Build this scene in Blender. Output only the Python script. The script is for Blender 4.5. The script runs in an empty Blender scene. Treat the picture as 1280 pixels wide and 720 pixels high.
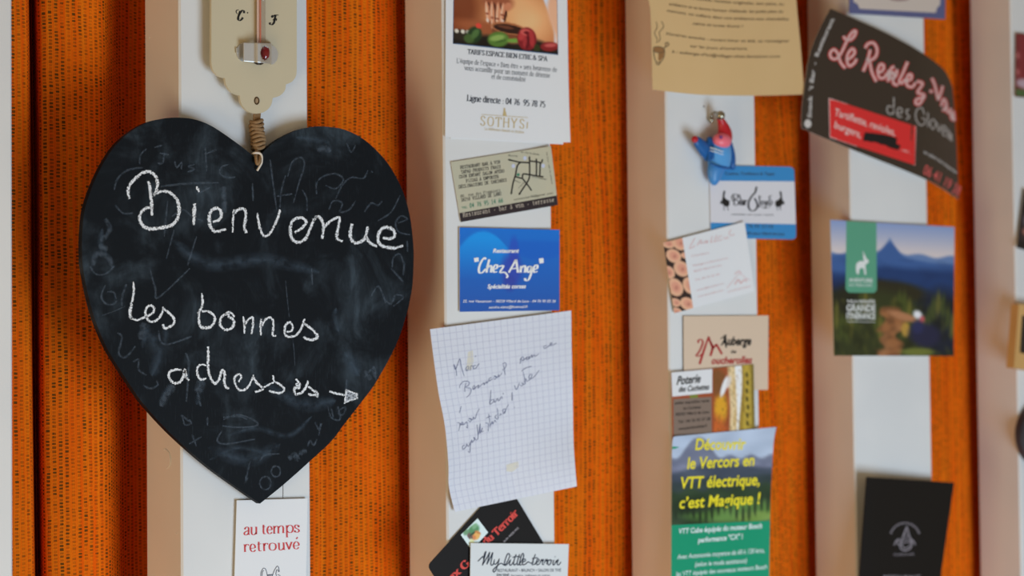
import bpy, math, random
import numpy as np
from mathutils import Vector, Matrix
random.seed(7)
S = bpy.context.scene
COL = S.collection

# ------------------------------------------------------------------ camera, world, lights, exposure
F_PX, DIST = 2565.0, 1.400                      # focal length in pixels of a 1280 wide frame, distance to the slats
YAW, PITCH, ROLL = math.radians(38.48), math.radians(2.03), math.radians(-0.585)
_fw = Vector((math.sin(YAW), math.cos(YAW), 0)); _rt = Vector((math.cos(YAW), -math.sin(YAW), 0)); _up = Vector((0, 0, 1))
FW = _fw * math.cos(PITCH) + _up * math.sin(PITCH); _u2 = _up * math.cos(PITCH) - _fw * math.sin(PITCH)
RT = _rt * math.cos(ROLL) + _u2 * math.sin(ROLL); UP = _u2 * math.cos(ROLL) - _rt * math.sin(ROLL)
CAM = -FW * DIST

def at(px, py, y=0.0):
    """point of the photograph's pixel on the upright plane y millimetres behind the slat fronts"""
    d = FW + RT * ((px - 640) / F_PX) + UP * ((360 - py) / F_PX)
    return CAM + d * ((y * .001 - CAM.y) / d.y)

cd = bpy.data.cameras.new('camera'); cam = bpy.data.objects.new('camera', cd); COL.objects.link(cam)
cam.matrix_world = Matrix(((RT.x, UP.x, -FW.x, CAM.x), (RT.y, UP.y, -FW.y, CAM.y), (RT.z, UP.z, -FW.z, CAM.z), (0, 0, 0, 1)))
cd.sensor_width = 23.6; cd.lens = F_PX / 1280 * 23.6; cd.clip_start = .02
cd.dof.use_dof = True; cd.dof.aperture_fstop = 4.7
cd.dof.focus_distance = (at(300, 380, -12) - CAM).dot(FW)
S.camera = cam

w = bpy.data.worlds.new('world'); S.world = w; w.use_nodes = True
w.node_tree.nodes['Background'].inputs[0].default_value = (1.0, .76, .47, 1)
w.node_tree.nodes['Background'].inputs[1].default_value = .30

def area(name, loc, target, sx, sy, power, color):
    l = bpy.data.lights.new(name, 'AREA'); l.shape = 'RECTANGLE'; l.size = sx; l.size_y = sy; l.energy = power; l.color = color
    o = bpy.data.objects.new(name, l); COL.objects.link(o); o.location = loc
    o.rotation_euler = (Vector(target) - Vector(loc)).to_track_quat('-Z', 'Y').to_euler()
    return o
area('window_daylight', (.16, -1.20, -.70), (.0, 0, -.05), .7, .7, 14.6, (.65, .83, 1))
area('lamp_glow', (-1.65, -.80, -.72), (0, 0, -.05), .6, .7, 9.8, (1, .75, .41))
vs = S.view_settings
vs.view_transform = 'Standard'; vs.look = 'None'; vs.exposure = 0; vs.gamma = 1; vs.use_curve_mapping = False

# ------------------------------------------------------------------ helpers
def lin(c, gain=1.0):
    o = []
    for v in c[:3]:
        v /= 255.0
        o.append(min(.95, gain * (v / 12.92 if v <= .04045 else ((v + .055) / 1.055) ** 2.4)))
    return o

MATS = {}
def mat(name, color, rough=.6, metal=0.0, spec=.4, gain=1.0):
    """plain procedural material; colour given as sRGB 0-255"""
    key = (name, tuple(color), rough, metal, spec, gain)
    if key in MATS: return MATS[key]
    m = bpy.data.materials.new(name); m.use_nodes = True; b = m.node_tree.nodes['Principled BSDF']
    b.inputs['Base Color'].default_value = (*lin(color, gain), 1); b.inputs['Roughness'].default_value = rough
    b.inputs['Metallic'].default_value = metal; b.inputs['Specular IOR Level'].default_value = spec
    MATS[key] = m; return m

class NT:
    """small node-tree writer"""
    def __init__(s, name):
        s.m = bpy.data.materials.new(name); s.m.use_nodes = True; s.t = s.m.node_tree; s.b = s.t.nodes['Principled BSDF']
    def n(s, kind, **kw):
        x = s.t.nodes.new(kind)
        for k, v in kw.items(): setattr(x, k, v)
        return x
    def put(s, sock, v):
        if hasattr(v, 'is_output'): s.t.links.new(v, sock)
        else: sock.default_value = v
    def math(s, op, a, b=0.0, c=None):
        x = s.n('ShaderNodeMath', operation=op); s.put(x.inputs[0], a); s.put(x.inputs[1], b)
        if c is not None: s.put(x.inputs[2], c)
        return x.outputs[0]
    def noise(s, vec, scale, detail=2.0, rough=.5, dist=0.0):
        x = s.n('ShaderNodeTexNoise'); s.t.links.new(vec, x.inputs['Vector']); x.inputs['Scale'].default_value = scale
        x.inputs['Detail'].default_value = detail; x.inputs['Roughness'].default_value = rough; x.inputs['Distortion'].default_value = dist
        return x.outputs['Fac']
    def white(s, v):
        x = s.n('ShaderNodeTexWhiteNoise', noise_dimensions='1D'); s.put(x.inputs['W'], v); return x.outputs['Value']
    def ramp(s, f, a, b, c0, c1):
        x = s.n('ShaderNodeMapRange', interpolation_type='SMOOTHSTEP'); s.put(x.inputs['Value'], f)
        for k, v in zip(('From Min', 'From Max', 'To Min', 'To Max'), (a, b, c0, c1)): x.inputs[k].default_value = v
        return x.outputs[0]
    def mix(s, f, a, b):
        x = s.n('ShaderNodeMix', data_type='RGBA'); s.put(x.inputs[0], f)
        for i, v in ((6, a), (7, b)):
            s.put(x.inputs[i], v if hasattr(v, 'is_output') else (*v, 1))
        return x.outputs[2]
    def scale(s, vec, v):
        x = s.n('ShaderNodeMapping'); s.t.links.new(vec, x.inputs['Vector']); x.inputs['Scale'].default_value = v; return x.outputs[0]
    def bump(s, h, strength, dist):
        x = s.n('ShaderNodeBump'); s.t.links.new(h, x.inputs['Height']); x.inputs['Strength'].default_value = strength
        x.inputs['Distance'].default_value = dist; s.t.links.new(x.outputs[0], s.b.inputs['Normal'])
    def obj(s): return s.n('ShaderNodeTexCoord').outputs['Object']
    def base(s, c, rough, spec=.4):
        s.put(s.b.inputs['Base Color'], c if hasattr(c, 'is_output') else (*c, 1)); s.b.inputs['Roughness'].default_value = rough
        s.b.inputs['Specular IOR Level'].default_value = spec

class MB:
    """collects geometry in world coordinates and links it as one object"""
    def __init__(s): s.v = []; s.f = []; s.mi = []; s.e = []; s.c = {}; s.uv = {}
    def add(s, p, edge=0.0):
        s.v.append(Vector(p)); s.e.append(edge); return len(s.v) - 1
    def face(s, idx, m=0): s.f.append(tuple(idx)); s.mi.append(m)
    def build(s, name, mats, parent=None, origin=None, smooth=False, edge=False):
        if not isinstance(mats, (list, tuple)): mats = [mats]
        if parent is not None: o0 = Vector(parent['_o'])
        elif origin is not None: o0 = Vector(origin)
        else:
            lo = Vector([min(p[i] for p in s.v) for i in range(3)]); hi = Vector([max(p[i] for p in s.v) for i in range(3)])
            o0 = (lo + hi) / 2
        me = bpy.data.meshes.new(name); me.from_pydata([p - o0 for p in s.v], [], s.f); 
        for m in mats: me.materials.append(m)
        me.polygons.foreach_set('material_index', s.mi)
        if smooth: me.polygons.foreach_set('use_smooth', [True] * len(s.f))
        if edge:
            a = me.attributes.new('edge', 'FLOAT', 'POINT'); a.data.foreach_set('value', s.e)
        if s.c:
            a = me.color_attributes.new('ink', 'FLOAT_COLOR', 'POINT')
            for i, c in s.c.items(): a.data[i].color = (*c, 1)
        if s.uv:
            ul = me.uv_layers.new(name='weave')
            for l in me.loops: ul.data[l.index].uv = s.uv[l.vertex_index]
        me.update()
        o = bpy.data.objects.new(name, me); COL.objects.link(o)
        o['_o'] = tuple(o0)
        if parent is not None: o.parent = parent
        else: o.location = o0
        return o
    def box(s, x0, x1, y0, y1, z0, z1, m=0, bev=0.0):
        if bev:
            b = bev                                        # chamfered vertical edges
            ring = [(x0 + b, y0), (x1 - b, y0), (x1, y0 + b), (x1, y1 - b), (x1 - b, y1), (x0 + b, y1), (x0, y1 - b), (x0, y0 + b)]
        else: ring = [(x0, y0), (x1, y0), (x1, y1), (x0, y1)]
        n = len(ring)
        a = [s.add((x, y, z0)) for x, y in ring]; t = [s.add((x, y, z1)) for x, y in ring]
        for i in range(n): s.face((a[i], a[(i + 1) % n], t[(i + 1) % n], t[i]), m)
        s.face(a[::-1], m); s.face(t, m)
    def tube(s, pts, r, seg=8, m=0, cap=True, flat=1.0):
        pts = [Vector(p) for p in pts]; rings = []
        n = len(pts); rr = r if isinstance(r, (list, tuple)) else [r] * n
        ref = Vector((0, 1, 0))
        for i, p in enumerate(pts):
            t = (pts[min(i + 1, n - 1)] - pts[max(i - 1, 0)]).normalized()
            a = t.cross(ref)
            if a.length < 1e-3: a = t.cross(Vector((1, 0, 0)))
            a.normalize(); b = a.cross(t).normalized()
            rings.append([s.add(p + a * (math.cos(k / seg * 2 * math.pi) * rr[i]) + b * (math.sin(k / seg * 2 * math.pi) * rr[i] * flat)) for k in range(seg)])
        for i in range(n - 1):
            for k in range(seg):
                k2 = (k + 1) % seg; s.face((rings[i][k], rings[i][k2], rings[i + 1][k2], rings[i + 1][k]), m)
        if cap: s.face(rings[0][::-1], m); s.face(rings[-1], m)
    def ball(s, c, rx, ry, rz, nu=16, nv=10, m=0):
        c = Vector(c); rings = []
        for j in range(1, nv):
            ph = math.pi * j / nv
            rings.append([s.add(c + Vector((rx * math.sin(ph) * math.cos(2 * math.pi * i / nu), ry * math.sin(ph) * math.sin(2 * math.pi * i / nu), rz * math.cos(ph)))) for i in range(nu)])
        t = s.add(c + Vector((0, 0, rz))); b = s.add(c - Vector((0, 0, rz)))
        for i in range(nu):
            i2 = (i + 1) % nu
            s.face((rings[0][i], rings[0][i2], t)[::-1], m); s.face((rings[-1][i2], rings[-1][i], b)[::-1], m)
            for j in range(len(rings) - 1): s.face((rings[j][i], rings[j + 1][i], rings[j + 1][i2], rings[j][i2]), m)

def cr(pts, sub=6, closed=False):
    """Catmull-Rom smoothing of a list of tuples"""
    n = len(pts)
    if n < 3 and not closed: 
        a, b = pts[0], pts[-1]
        return [tuple(a[k] + (b[k] - a[k]) * i / sub for k in range(len(a))) for i in range(sub + 1)]
    P = lambda i: pts[i % n] if closed else pts[max(0, min(n - 1, i))]
    out = []
    for i in range(n if closed else n - 1):
        p0, p1, p2, p3 = P(i - 1), P(i), P(i + 1), P(i + 2)
        for j in range(sub):
            t = j / sub
            out.append(tuple(.5 * (2 * b + (c - a) * t + (2 * a - 5 * b + 4 * c - d) * t * t + (3 * b - a - 3 * c + d) * t ** 3) for a, b, c, d in zip(p0, p1, p2, p3)))
    if not closed: out.append(tuple(pts[-1]))
    return out

def T(ox, oy, k, pts): return [(ox + p[0] / k, oy + p[1] / k) for p in pts]

YF = lambda v: (lambda px, py: v)

def ribbon(mb, pts, width, yf, off=.15, sub=6, m=0, closed=False, nib=None, taper=0.0, smooth=True, wob=0.0):
    """a drawn line on a surface: pts in photograph pixels, width in pixels; nib=(thin, thick) gives pen contrast"""
    c = cr(pts, sub, closed) if smooth else list(pts)
    if closed and not smooth: c = c + [c[0]]
    if closed and smooth: c = c + [c[0]]
    n = len(c); prev = None
    for i, p in enumerate(c):
        a, b = c[max(0, i - 1)], c[min(n - 1, i + 1)]
        dx, dy = b[0] - a[0], b[1] - a[1]; L = math.hypot(dx, dy) or 1
        nx, ny = -dy / L, dx / L
        wd = width
        if nib: wd = nib[0] + (nib[1] - nib[0]) * abs(dy / L * math.cos(nib[2]) - dx / L * math.sin(nib[2])) ** 1.4 if len(nib) > 2 else nib[0] + (nib[1] - nib[0]) * abs(dy / L) ** 1.4
        if taper: 
            t = i / (n - 1); wd *= 1 - taper * (abs(2 * t - 1) ** 4)
        if wob: wd *= 1 + wob * random.uniform(-1, 1)
        q = [(p[0] + nx * wd / 2, p[1] + ny * wd / 2), p, (p[0] - nx * wd / 2, p[1] - ny * wd / 2)]
        row = [mb.add(at(x, y, yf(x, y) - off), e) for (x, y), e in zip(q, (1, 0, 1))]
        if prev: 
            mb.face((prev[0], prev[1], row[1], row[0]), m); mb.face((prev[1], prev[2], row[2], row[1]), m)
        prev = row
    return mb

def poly(mb, pts, yf, off=.15, m=0):
    mb.face([mb.add(at(x, y, yf(x, y) - off)) for x, y in pts], m); return mb

def disc(mb, c, rx, ry, yf, off=.15, m=0, n=20, rot=0.0):
    pts = []
    for i in range(n):
        a = 2 * math.pi * i / n; x, y = rx * math.cos(a), ry * math.sin(a)
        pts.append((c[0] + x * math.cos(rot) - y * math.sin(rot), c[1] + x * math.sin(rot) + y * math.cos(rot)))
    return poly(mb, pts, yf, off, m)

_glyph = {}
def text(mb, s, path, cap, yf, off=.15, m=0, bold=0.0, shear=0.0, up=None, space=1.0):
    """a printed line in the built-in face: path = baseline in pixels (two or more points), cap = capital height in pixels"""
    c = bpy.data.curves.new('t', 'FONT'); c.body = s; c.size = 1; c.shear = shear; c.offset = bold; c.resolution_u = 3; c.space_character = space
    o = bpy.data.objects.new('t', c); me = o.to_mesh()
    vv = [v.co.copy() for v in me.vertices]; ff = [tuple(p.vertices) for p in me.polygons]
    o.to_mesh_clear(); bpy.data.objects.remove(o); bpy.data.curves.remove(c)
    if not vv: return mb
    x0 = min(v.x for v in vv); x1 = max(v.x for v in vv)
    if len(path) > 2: path = cr(path, 6)
    L = [0]
    for a, b in zip(path, path[1:]): L.append(L[-1] + math.hypot(b[0] - a[0], b[1] - a[1]))
    def base(t):
        d = t * L[-1]
        for i in range(len(path) - 1):
            if d <= L[i + 1] or i == len(path) - 2:
                f = (d - L[i]) / ((L[i + 1] - L[i]) or 1); a, b = path[i], path[i + 1]
                return (a[0] + (b[0] - a[0]) * f, a[1] + (b[1] - a[1]) * f), (b[0] - a[0], b[1] - a[1])
    idx = []
    for v in vv:
        p, d = base((v.x - x0) / (x1 - x0))
        if up: ux, uy = up
        else:
            r = .76                                               # width of a millimetre over its height on the oblique slats
            mx, my = d[0] / r, -d[1]; l = math.hypot(mx, my); ux, uy = -my / l * r, -mx / l
        h = v.y / .70 * cap
        q = (p[0] + ux * h, p[1] + uy * h)
        idx.append(mb.add(at(q[0], q[1], yf(*q) - off)))
    for f in ff: mb.face([idx[i] for i in f], m)
    return mb

GL = {
'a': (4.7, '~.6,3.8 1.2,4.8 2.4,5 3.2,4.3 3.3,3;3.3,3.5 3.3,.7 4.3,.2;~3.3,3 1.6,2.7 .5,1.7 .8,.4 1.8,.1 3.3,1.2', ''), 'b': (5, '1,7.4 1,.2;~1,3.8 2,4.9 3.4,4.8 4.3,3.5 4.3,1.6 3.4,.2 2,.1 1,1', '.6,7.4'),
'c': (4.4, '~3.8,4 3,4.9 1.8,4.8 .8,3.6 .7,1.6 1.6,.2 3,.1 3.9,1', ''), 'd': (5.1, '4,7.4 4,.1 4.9,.1;~4,1.2 3,.1 1.7,.2 .8,1.4 .8,3.4 1.7,4.8 3,4.9 4,3.8', '3.6,7.4'),
'e': (4.5, '.8,2.8 3.9,2.8;~3.9,2.8 3.4,4.5 2.3,5 1.1,4.2 .7,2.5 1.2,.8 2.5,0 3.9,.9', ''), 'f': (3.2, '~3.4,6.8 2.6,7.4 1.8,7.2 1.4,6 1.4,4.8;1.4,5 1.4,0;.4,4.8 2.8,4.8', '1.4,0'),
'g': (4.8, '~2.3,5 1,4.4 1,2.4 2.3,1.8 3.6,2.4 3.6,4.4 2.3,5;~1.2,2 .8,1.2 1.4,.6 3.4,.4 4.2,-.6 3.4,-1.8 1.4,-2 .5,-1.1 1.2,0;3.4,4.6 4.6,5', ''), 'h': (5.3, '1,7.4 1,0;~1,3.6 2.2,4.9 3.6,4.8 4.2,3.6;4.2,3.8 4.2,0', '1,0 4.2,0 .6,7.4'),
'i': (2.3, '1.1,5 1.1,0;1,6.9 1.2,6.3', '1.1,0 .7,5'), 'j': (2.4, '~1.4,5 1.4,-1 .8,-2 0,-1.8;1.3,6.9 1.5,6.3', '1,5'), 'k': (5, '1,7.4 1,0;4,4.8 1,2;2,2.9 4.5,0', '1,0 4.4,0 .6,7.4'), 'l': (2.3, '1.1,7.4 1.1,0', '1.1,0 .7,7.4'),
'm': (7.8, '1,5 1,0;~1,3.6 2,4.9 3.3,4.8 3.8,3.6;3.8,3.8 3.8,0;~3.8,3.6 4.9,4.9 6.1,4.8 6.7,3.6;6.7,3.8 6.7,0', '1,0 3.8,0 6.7,0 .6,5'), 'n': (5.3, '1,5 1,0;~1,3.6 2.2,4.9 3.6,4.8 4.2,3.6;4.2,3.8 4.2,0', '1,0 4.2,0 .6,5'),
'o': (4.9, '~2.4,5 1.1,4.3 .6,2.5 1.1,.7 2.4,0 3.7,.7 4.2,2.5 3.7,4.3 2.4,5', ''), 'p': (5.1, '1,5 1,-2;~1,3.8 2,4.9 3.4,4.8 4.3,3.5 4.3,1.6 3.4,.2 2,.1 1,1', '1,-2 .6,5'), 'q': (5.1, '4,5 4,-2;~4,1.2 3,.1 1.7,.2 .8,1.4 .8,3.4 1.7,4.8 3,4.9 4,3.8', '4,-2'),
'r': (3.8, '1,5 1,0;~1,3.4 1.8,4.7 2.8,5 3.5,4.4', '1,0 .6,5'), 's': (4, '~3.3,4.2 2.4,5 1.2,4.8 .7,3.9 1.4,3 2.6,2.4 3.4,1.4 2.9,.3 1.7,0 .6,.9', ''), 't': (3.1, '1.4,6.4 1.4,.9;~1.4,1.2 1.8,.1 3,.5;.4,4.8 2.8,4.8', ''),
'u': (5.3, '1,5 1,1.6;~1,1.8 1.4,.3 2.6,0 4.1,1.4;4.1,5 4.1,0 5,0', '.6,5 3.7,5'), 'v': (4.8, '.5,5 2.4,0;2.4,0 4.3,5', '.6,5 4.2,5'), 'w': (7, '.5,5 2.1,0;2.1,0 3.5,5;3.5,5 4.9,0;4.9,0 6.5,5', '.6,5 6.4,5'), 'x': (4.9, '.6,5 4.2,0;.6,0 4.2,5', '.6,0 4.2,0 .6,5 4.2,5'),
'y': (4.8, '.5,5 2.5,0;~4.3,5 2.5,0 1.6,-1.8 .5,-1.9', '.6,5 4.2,5'), 'z': (4.3, '.6,4.8 3.7,4.8;3.7,4.8 .5,.2;.5,.2 3.8,.2', ''),
'A': (6.6, '.7,0 3.3,7.2;3.3,7.2 5.9,0;1.7,2.4 4.9,2.4', '.7,0 5.9,0'), 'B': (6, '1.2,7.2 1.2,0;~1.2,7.2 3.6,7.1 4.5,5.6 3.6,4 1.2,3.8;~1.2,3.8 4,3.7 5.2,2 4.2,.2 1.2,0', '.9,7.2 .9,0'), 'C': (6.4, '~5.6,5.6 4.6,7 3,7.2 1.2,5.8 .7,3.6 1.2,1.2 3,0 4.8,.4 5.8,1.8', '5.6,6.2'),
'D': (6.8, '1.2,7.2 1.2,0;~1.2,7.2 4,7 5.8,5.2 5.9,2.2 4,.2 1.2,0', '.9,7.2 .9,0'), 'E': (5.8, '1.2,7.2 1.2,0;1.2,7.1 5,7.1;1.2,3.7 4.2,3.7;1.2,.1 5.2,.1;5,7.1 5,5.8;5.2,.1 5.3,1.5', '.9,7.2 .9,0'), 'F': (5.4, '1.2,7.2 1.2,0;1.2,7.1 5,7.1;1.2,3.7 4.2,3.7;5,7.1 5,5.8', '.9,7.2 1.2,0'),
'G': (6.9, '~5.7,5.6 4.6,7 3,7.2 1.2,5.8 .7,3.6 1.2,1.2 3,0 4.8,.3 5.7,1.2;5.7,3.2 5.7,.6', '5.6,3.2'), 'H': (7, '1.2,7.2 1.2,0;5.8,7.2 5.8,0;1.2,3.7 5.8,3.7', '1.2,7.2 1.2,0 5.8,7.2 5.8,0'), 'I': (3, '1.5,7.2 1.5,0', '1.5,7.2 1.5,0'), 'J': (4, '~2.8,7.2 2.8,1.6 2,.1 .6,.6', '2.8,7.2'), 'K': (6.6, '1.2,7.2 1.2,0;5.4,7.2 1.2,3;2.4,4.2 5.9,0', '1.2,7.2 1.2,0 5.4,7.2 5.9,0'),
'L': (5.4, '1.2,7.2 1.2,0;1.2,.1 4.9,.1;4.9,.1 5,1.6', '1.2,7.2 .9,0'), 'M': (8.2, '1.2,7.2 1.2,0;1.2,7.2 4.1,.6;4.1,.6 7,7.2;7,7.2 7,0', '1,7.2 1.2,0 7.2,7.2 7,0'), 'N': (7, '1.2,7.2 1.2,0;1.2,7.2 5.8,0;5.8,7.2 5.8,0', '1,7.2 1.2,0 5.8,7.2'), 'O': (7, '~3.5,7.2 1.5,6.2 .8,3.6 1.5,1 3.5,0 5.5,1 6.2,3.6 5.5,6.2 3.5,7.2', ''),
'P': (5.8, '1.2,7.2 1.2,0;~1.2,7.2 4,7.1 5,5.4 4,3.6 1.2,3.4', '.9,7.2 1.2,0'), 'Q': (7, '~3.5,7.2 1.5,6.2 .8,3.6 1.5,1 3.5,0 5.5,1 6.2,3.6 5.5,6.2 3.5,7.2;4,1 6,-1', ''), 'R': (6.4, '1.2,7.2 1.2,0;~1.2,7.2 4,7.1 4.9,5.5 4,3.9 1.2,3.7;3,3.7 5.7,0', '.9,7.2 1.2,0 5.7,0'), 'S': (5.2, '~4.4,5.8 3.4,7.1 1.8,7 .9,5.6 1.6,4.3 3.5,3.2 4.5,1.8 3.6,.2 1.8,0 .7,1.4', '4.4,6.2 .7,1'),
'T': (6, '3,7.2 3,0;.5,7.1 5.5,7.1;.5,7.1 .4,5.7;5.5,7.1 5.6,5.7', '3,0'), 'U': (7, '1.2,7.2 1.2,2.4;~1.2,2.6 1.8,.6 3.5,0 5.2,.6 5.8,2.6;5.8,2.4 5.8,7.2', '1.2,7.2 5.8,7.2'), 'V': (6.6, '.7,7.2 3.3,0;3.3,0 5.9,7.2', '.7,7.2 5.9,7.2'), 'X': (6.4, '.8,7.2 5.6,0;.8,0 5.6,7.2', '.8,7.2 5.6,0 .8,0 5.6,7.2'), 'Y': (6.2, '.6,7.2 3.1,3.4;3.1,3.4 5.6,7.2;3.1,3.4 3.1,0', '.6,7.2 5.6,7.2 3.1,0'), 'Z': (5.8, '.8,7.1 5,7.1;5,7.1 .7,.1;.7,.1 5.2,.1', ''),
'0': (4.8, '~2.4,7.2 1.1,6 .7,3.6 1.1,1.2 2.4,0 3.7,1.2 4.1,3.6 3.7,6 2.4,7.2', ''), '1': (4.8, '1.2,6.2 2.5,7.2;2.5,7.2 2.5,0', '2.5,0'), '2': (4.8, '~.8,5.6 1.4,6.9 2.7,7.2 3.9,6 3.4,4.2 .7,.2;.7,.2 4.2,.2', ''), '3': (4.8, '~.8,6.2 2,7.2 3.6,6.6 3.6,4.8 2,3.9;~2,3.9 3.9,3.3 4,1.2 2.6,0 .6,.6', ''),
'4': (4.8, '3.2,7.2 3.2,0;3.2,7.2 .5,2.2;.5,2.1 4.4,2.1', ''), '5': (4.8, '1.2,7 3.9,7;1.2,7 1,4.2;~1,4 2.6,4.3 4,3 3.8,1 2.4,0 .7,.5', ''), '6': (4.8, '~3.8,7.1 2,6 .8,3.4 1,1 2.4,0 3.9,1 4,2.9 2.6,4.1 .9,3', ''), '7': (4.8, '.7,7 4.2,7;4.2,7 1.8,0', ''), '8': (4.8, '~2.4,7.2 1,6.4 1,4.8 2.4,3.9 3.8,2.8 4,1 2.4,0 .8,1 1,2.8 2.4,3.9 3.8,4.8 3.8,6.4 2.4,7.2', ''), '9': (4.8, '~1,.1 2.8,1.2 4,3.8 3.8,6.2 2.4,7.2 .9,6.2 .8,4.3 2.2,3.1 3.9,4.2', ''),
' ': (2.8, '', ''), ':': (2.4, '1.1,4.3 1.3,3.6;1.1,.8 1.3,.1', ''), '.': (2.2, '1,.8 1.2,.1', ''), ',': (2.2, '1.2,.8 .8,-1', ''), "'": (2, '1,7.4 .9,5.6', ''), '-': (3.4, '.6,2.6 2.8,2.7', ''), '&': (7.4, '~6.2,3.6 4.6,1 2.6,0 .8,1.2 1.4,3 3.6,4.6 3.8,6.4 2.6,7.2 1.6,6 2.4,4 6.4,0', ''), '«': (4.6, '2.2,4.2 .8,2.6;.8,2.6 2.2,1;3.8,4.2 2.4,2.6;2.4,2.6 3.8,1', ''), '»': (4.6, '.8,4.2 2.2,2.6;2.2,2.6 .8,1;2.4,4.2 3.8,2.6;3.8,2.6 2.4,1', ''), '@': (6.6, '~4.4,3.6 3.2,4.2 2.2,3 2.6,1.8 4,2.2 4.6,3.6 4.8,2 6,2.6 5.8,5 3.4,6 1,4.6 .8,1.8 2.8,0 5.4,.4', '')}
ACC = {'é': ('e', '2,5.9 3.2,7.3'), 'è': ('e', '1.6,7.3 2.8,5.9'), 'ê': ('e', '1.3,5.9 2.3,7;2.3,7 3.3,5.9'), 'à': ('a', '1.4,7.3 2.6,5.9'), 'É': ('E', '2.6,7.9 3.8,9'), 'À': ('A', '2.4,9 3.6,7.9')}
def stext(mb, s_, path, cap, yf, off=.15, thin=.4, thick=.95, mono=0.0, shear=0.0, serif=1.1, up=None):
    """a printed line in a serifed face drawn with a broad pen; mono = fixed advance for a typewriter look"""
    pcs, x = [], 0.0
    for chs in s_:
        acc = ''
        if chs in ACC: chs, acc = ACC[chs]
        wd, st, sf = GL.get(chs, GL[' ']); ox = x + ((mono - wd) / 2 if mono else 0); k = 1.0
        if mono and wd > mono: k = mono / wd; ox = x
        for p in [q for q in (st + (';' + acc if acc else '')).split(';') if q]:
            sm = p[0] == '~'; pts = [tuple(float(v) for v in q.split(',')) for q in p.lstrip('~').split()]
            pcs.append(([(ox + k * a + shear * b, b) for a, b in (cr(pts, 4) if sm else pts)], 0))
        for q in sf.split():
            a, b = (float(v) for v in q.split(',')); pcs.append(([(ox + k * a + shear * b - serif * k, b), (ox + k * a + shear * b + serif * k, b)], 1))
        x += mono or wd
    if len(path) > 2: path = cr(path, 6)
    L = [0]
    for a, b in zip(path, path[1:]): L.append(L[-1] + math.hypot(b[0] - a[0], b[1] - a[1]))
    def M(u, h):
        d = u / x * L[-1]; i = 0
        while i < len(path) - 2 and d > L[i + 1]: i += 1
        f = (d - L[i]) / (L[i + 1] - L[i]); a, b = path[i], path[i + 1]; dx, dy = b[0] - a[0], b[1] - a[1]
        if up: ux, uy = up
        else: mx, my = dx / .76, -dy; l = math.hypot(mx, my); ux, uy = -my / l * .76, -mx / l
        return (a[0] + dx * f + ux * h * cap / 7.2, a[1] + dy * f + uy * h * cap / 7.2)
    for pts, isf in pcs:
        prev = None; n = len(pts)
        for i, p in enumerate(pts):
            a, b = pts[max(0, i - 1)], pts[min(n - 1, i + 1)]; dx, dy = b[0] - a[0], b[1] - a[1]; l = math.hypot(dx, dy) or 1
            wd = thin if isf else thin + (thick - thin) * abs(dy / l) ** 1.3
            row = []
            for sg in (1, -1):
                q = M(p[0] - dy / l * wd / 2 * sg, p[1] + dx / l * wd / 2 * sg); row.append(mb.add(at(q[0], q[1], yf(*q) - off)))
            if prev: mb.face((prev[0], prev[1], row[1], row[0]))
            prev = row
    return mb

def coons(tl, tr, br, bl, nu, nv, top=(), right=(), bottom=(), left=()):
    def chain(a, mid, b, n):
        c = cr([a, *mid, b], 8); L = [0]
        for p, q in zip(c, c[1:]): L.append(L[-1] + math.hypot(q[0] - p[0], q[1] - p[1]))
        xs = np.linspace(0, L[-1], n + 1)
        return [(float(np.interp(x, L, [p[0] for p in c])), float(np.interp(x, L, [p[1] for p in c]))) for x in xs]
    t = chain(tl, top, tr, nu); b = chain(bl, bottom, br, nu); l = chain(tl, left, bl, nv); r = chain(tr, right, br, nv)
    g = []
    for j in range(nv + 1):
        v = j / nv; row = []
        for i in range(nu + 1):
            u = i / nu
            row.append(tuple((1 - v) * t[i][k] + v * b[i][k] + (1 - u) * l[j][k] + u * r[j][k]
                - ((1 - u) * (1 - v) * tl[k] + u * (1 - v) * tr[k] + (1 - u) * v * bl[k] + u * v * br[k]) for k in (0, 1)))
        g.append(row)
    return g

def slab(mb, g, yf, th=.35, m=0, mside=1):
    """a sheet with real thickness from a grid of pixels"""
    nv, nu = len(g) - 1, len(g[0]) - 1
    f = [[mb.add(at(x, y, yf(x, y))) for x, y in row] for row in g]
    k = [[mb.add(mb.v[i] + Vector((0, th * .001, 0))) for i in row] for row in f]
    for j in range(nv):
        for i in range(nu):
            mb.face((f[j][i], f[j + 1][i], f[j + 1][i + 1], f[j][i + 1]), m)
            mb.face((k[j][i], k[j][i + 1], k[j + 1][i + 1], k[j + 1][i]), mside)
    for i in range(nu):
        mb.face((f[0][i], f[0][i + 1], k[0][i + 1], k[0][i]), mside); mb.face((f[nv][i + 1], f[nv][i], k[nv][i], k[nv][i + 1]), mside)
    for j in range(nv):
        mb.face((f[j + 1][0], f[j][0], k[j][0], k[j + 1][0]), mside); mb.face((f[j][nu], f[j + 1][nu], k[j + 1][nu], k[j][nu]), mside)
    return mb

def prism(mb, pts, yf, th, m=0, mside=0):
    """a board cut to an outline"""
    f = [mb.add(at(x, y, yf(x, y))) for x, y in pts]; k = [mb.add(mb.v[i] + Vector((0, th * .001, 0))) for i in f]; n = len(pts)
    mb.face(f[::-1], m); mb.face(k, mside)
    for i in range(n): mb.face((f[i], f[(i + 1) % n], k[(i + 1) % n], k[i]), mside)
    return mb

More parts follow.
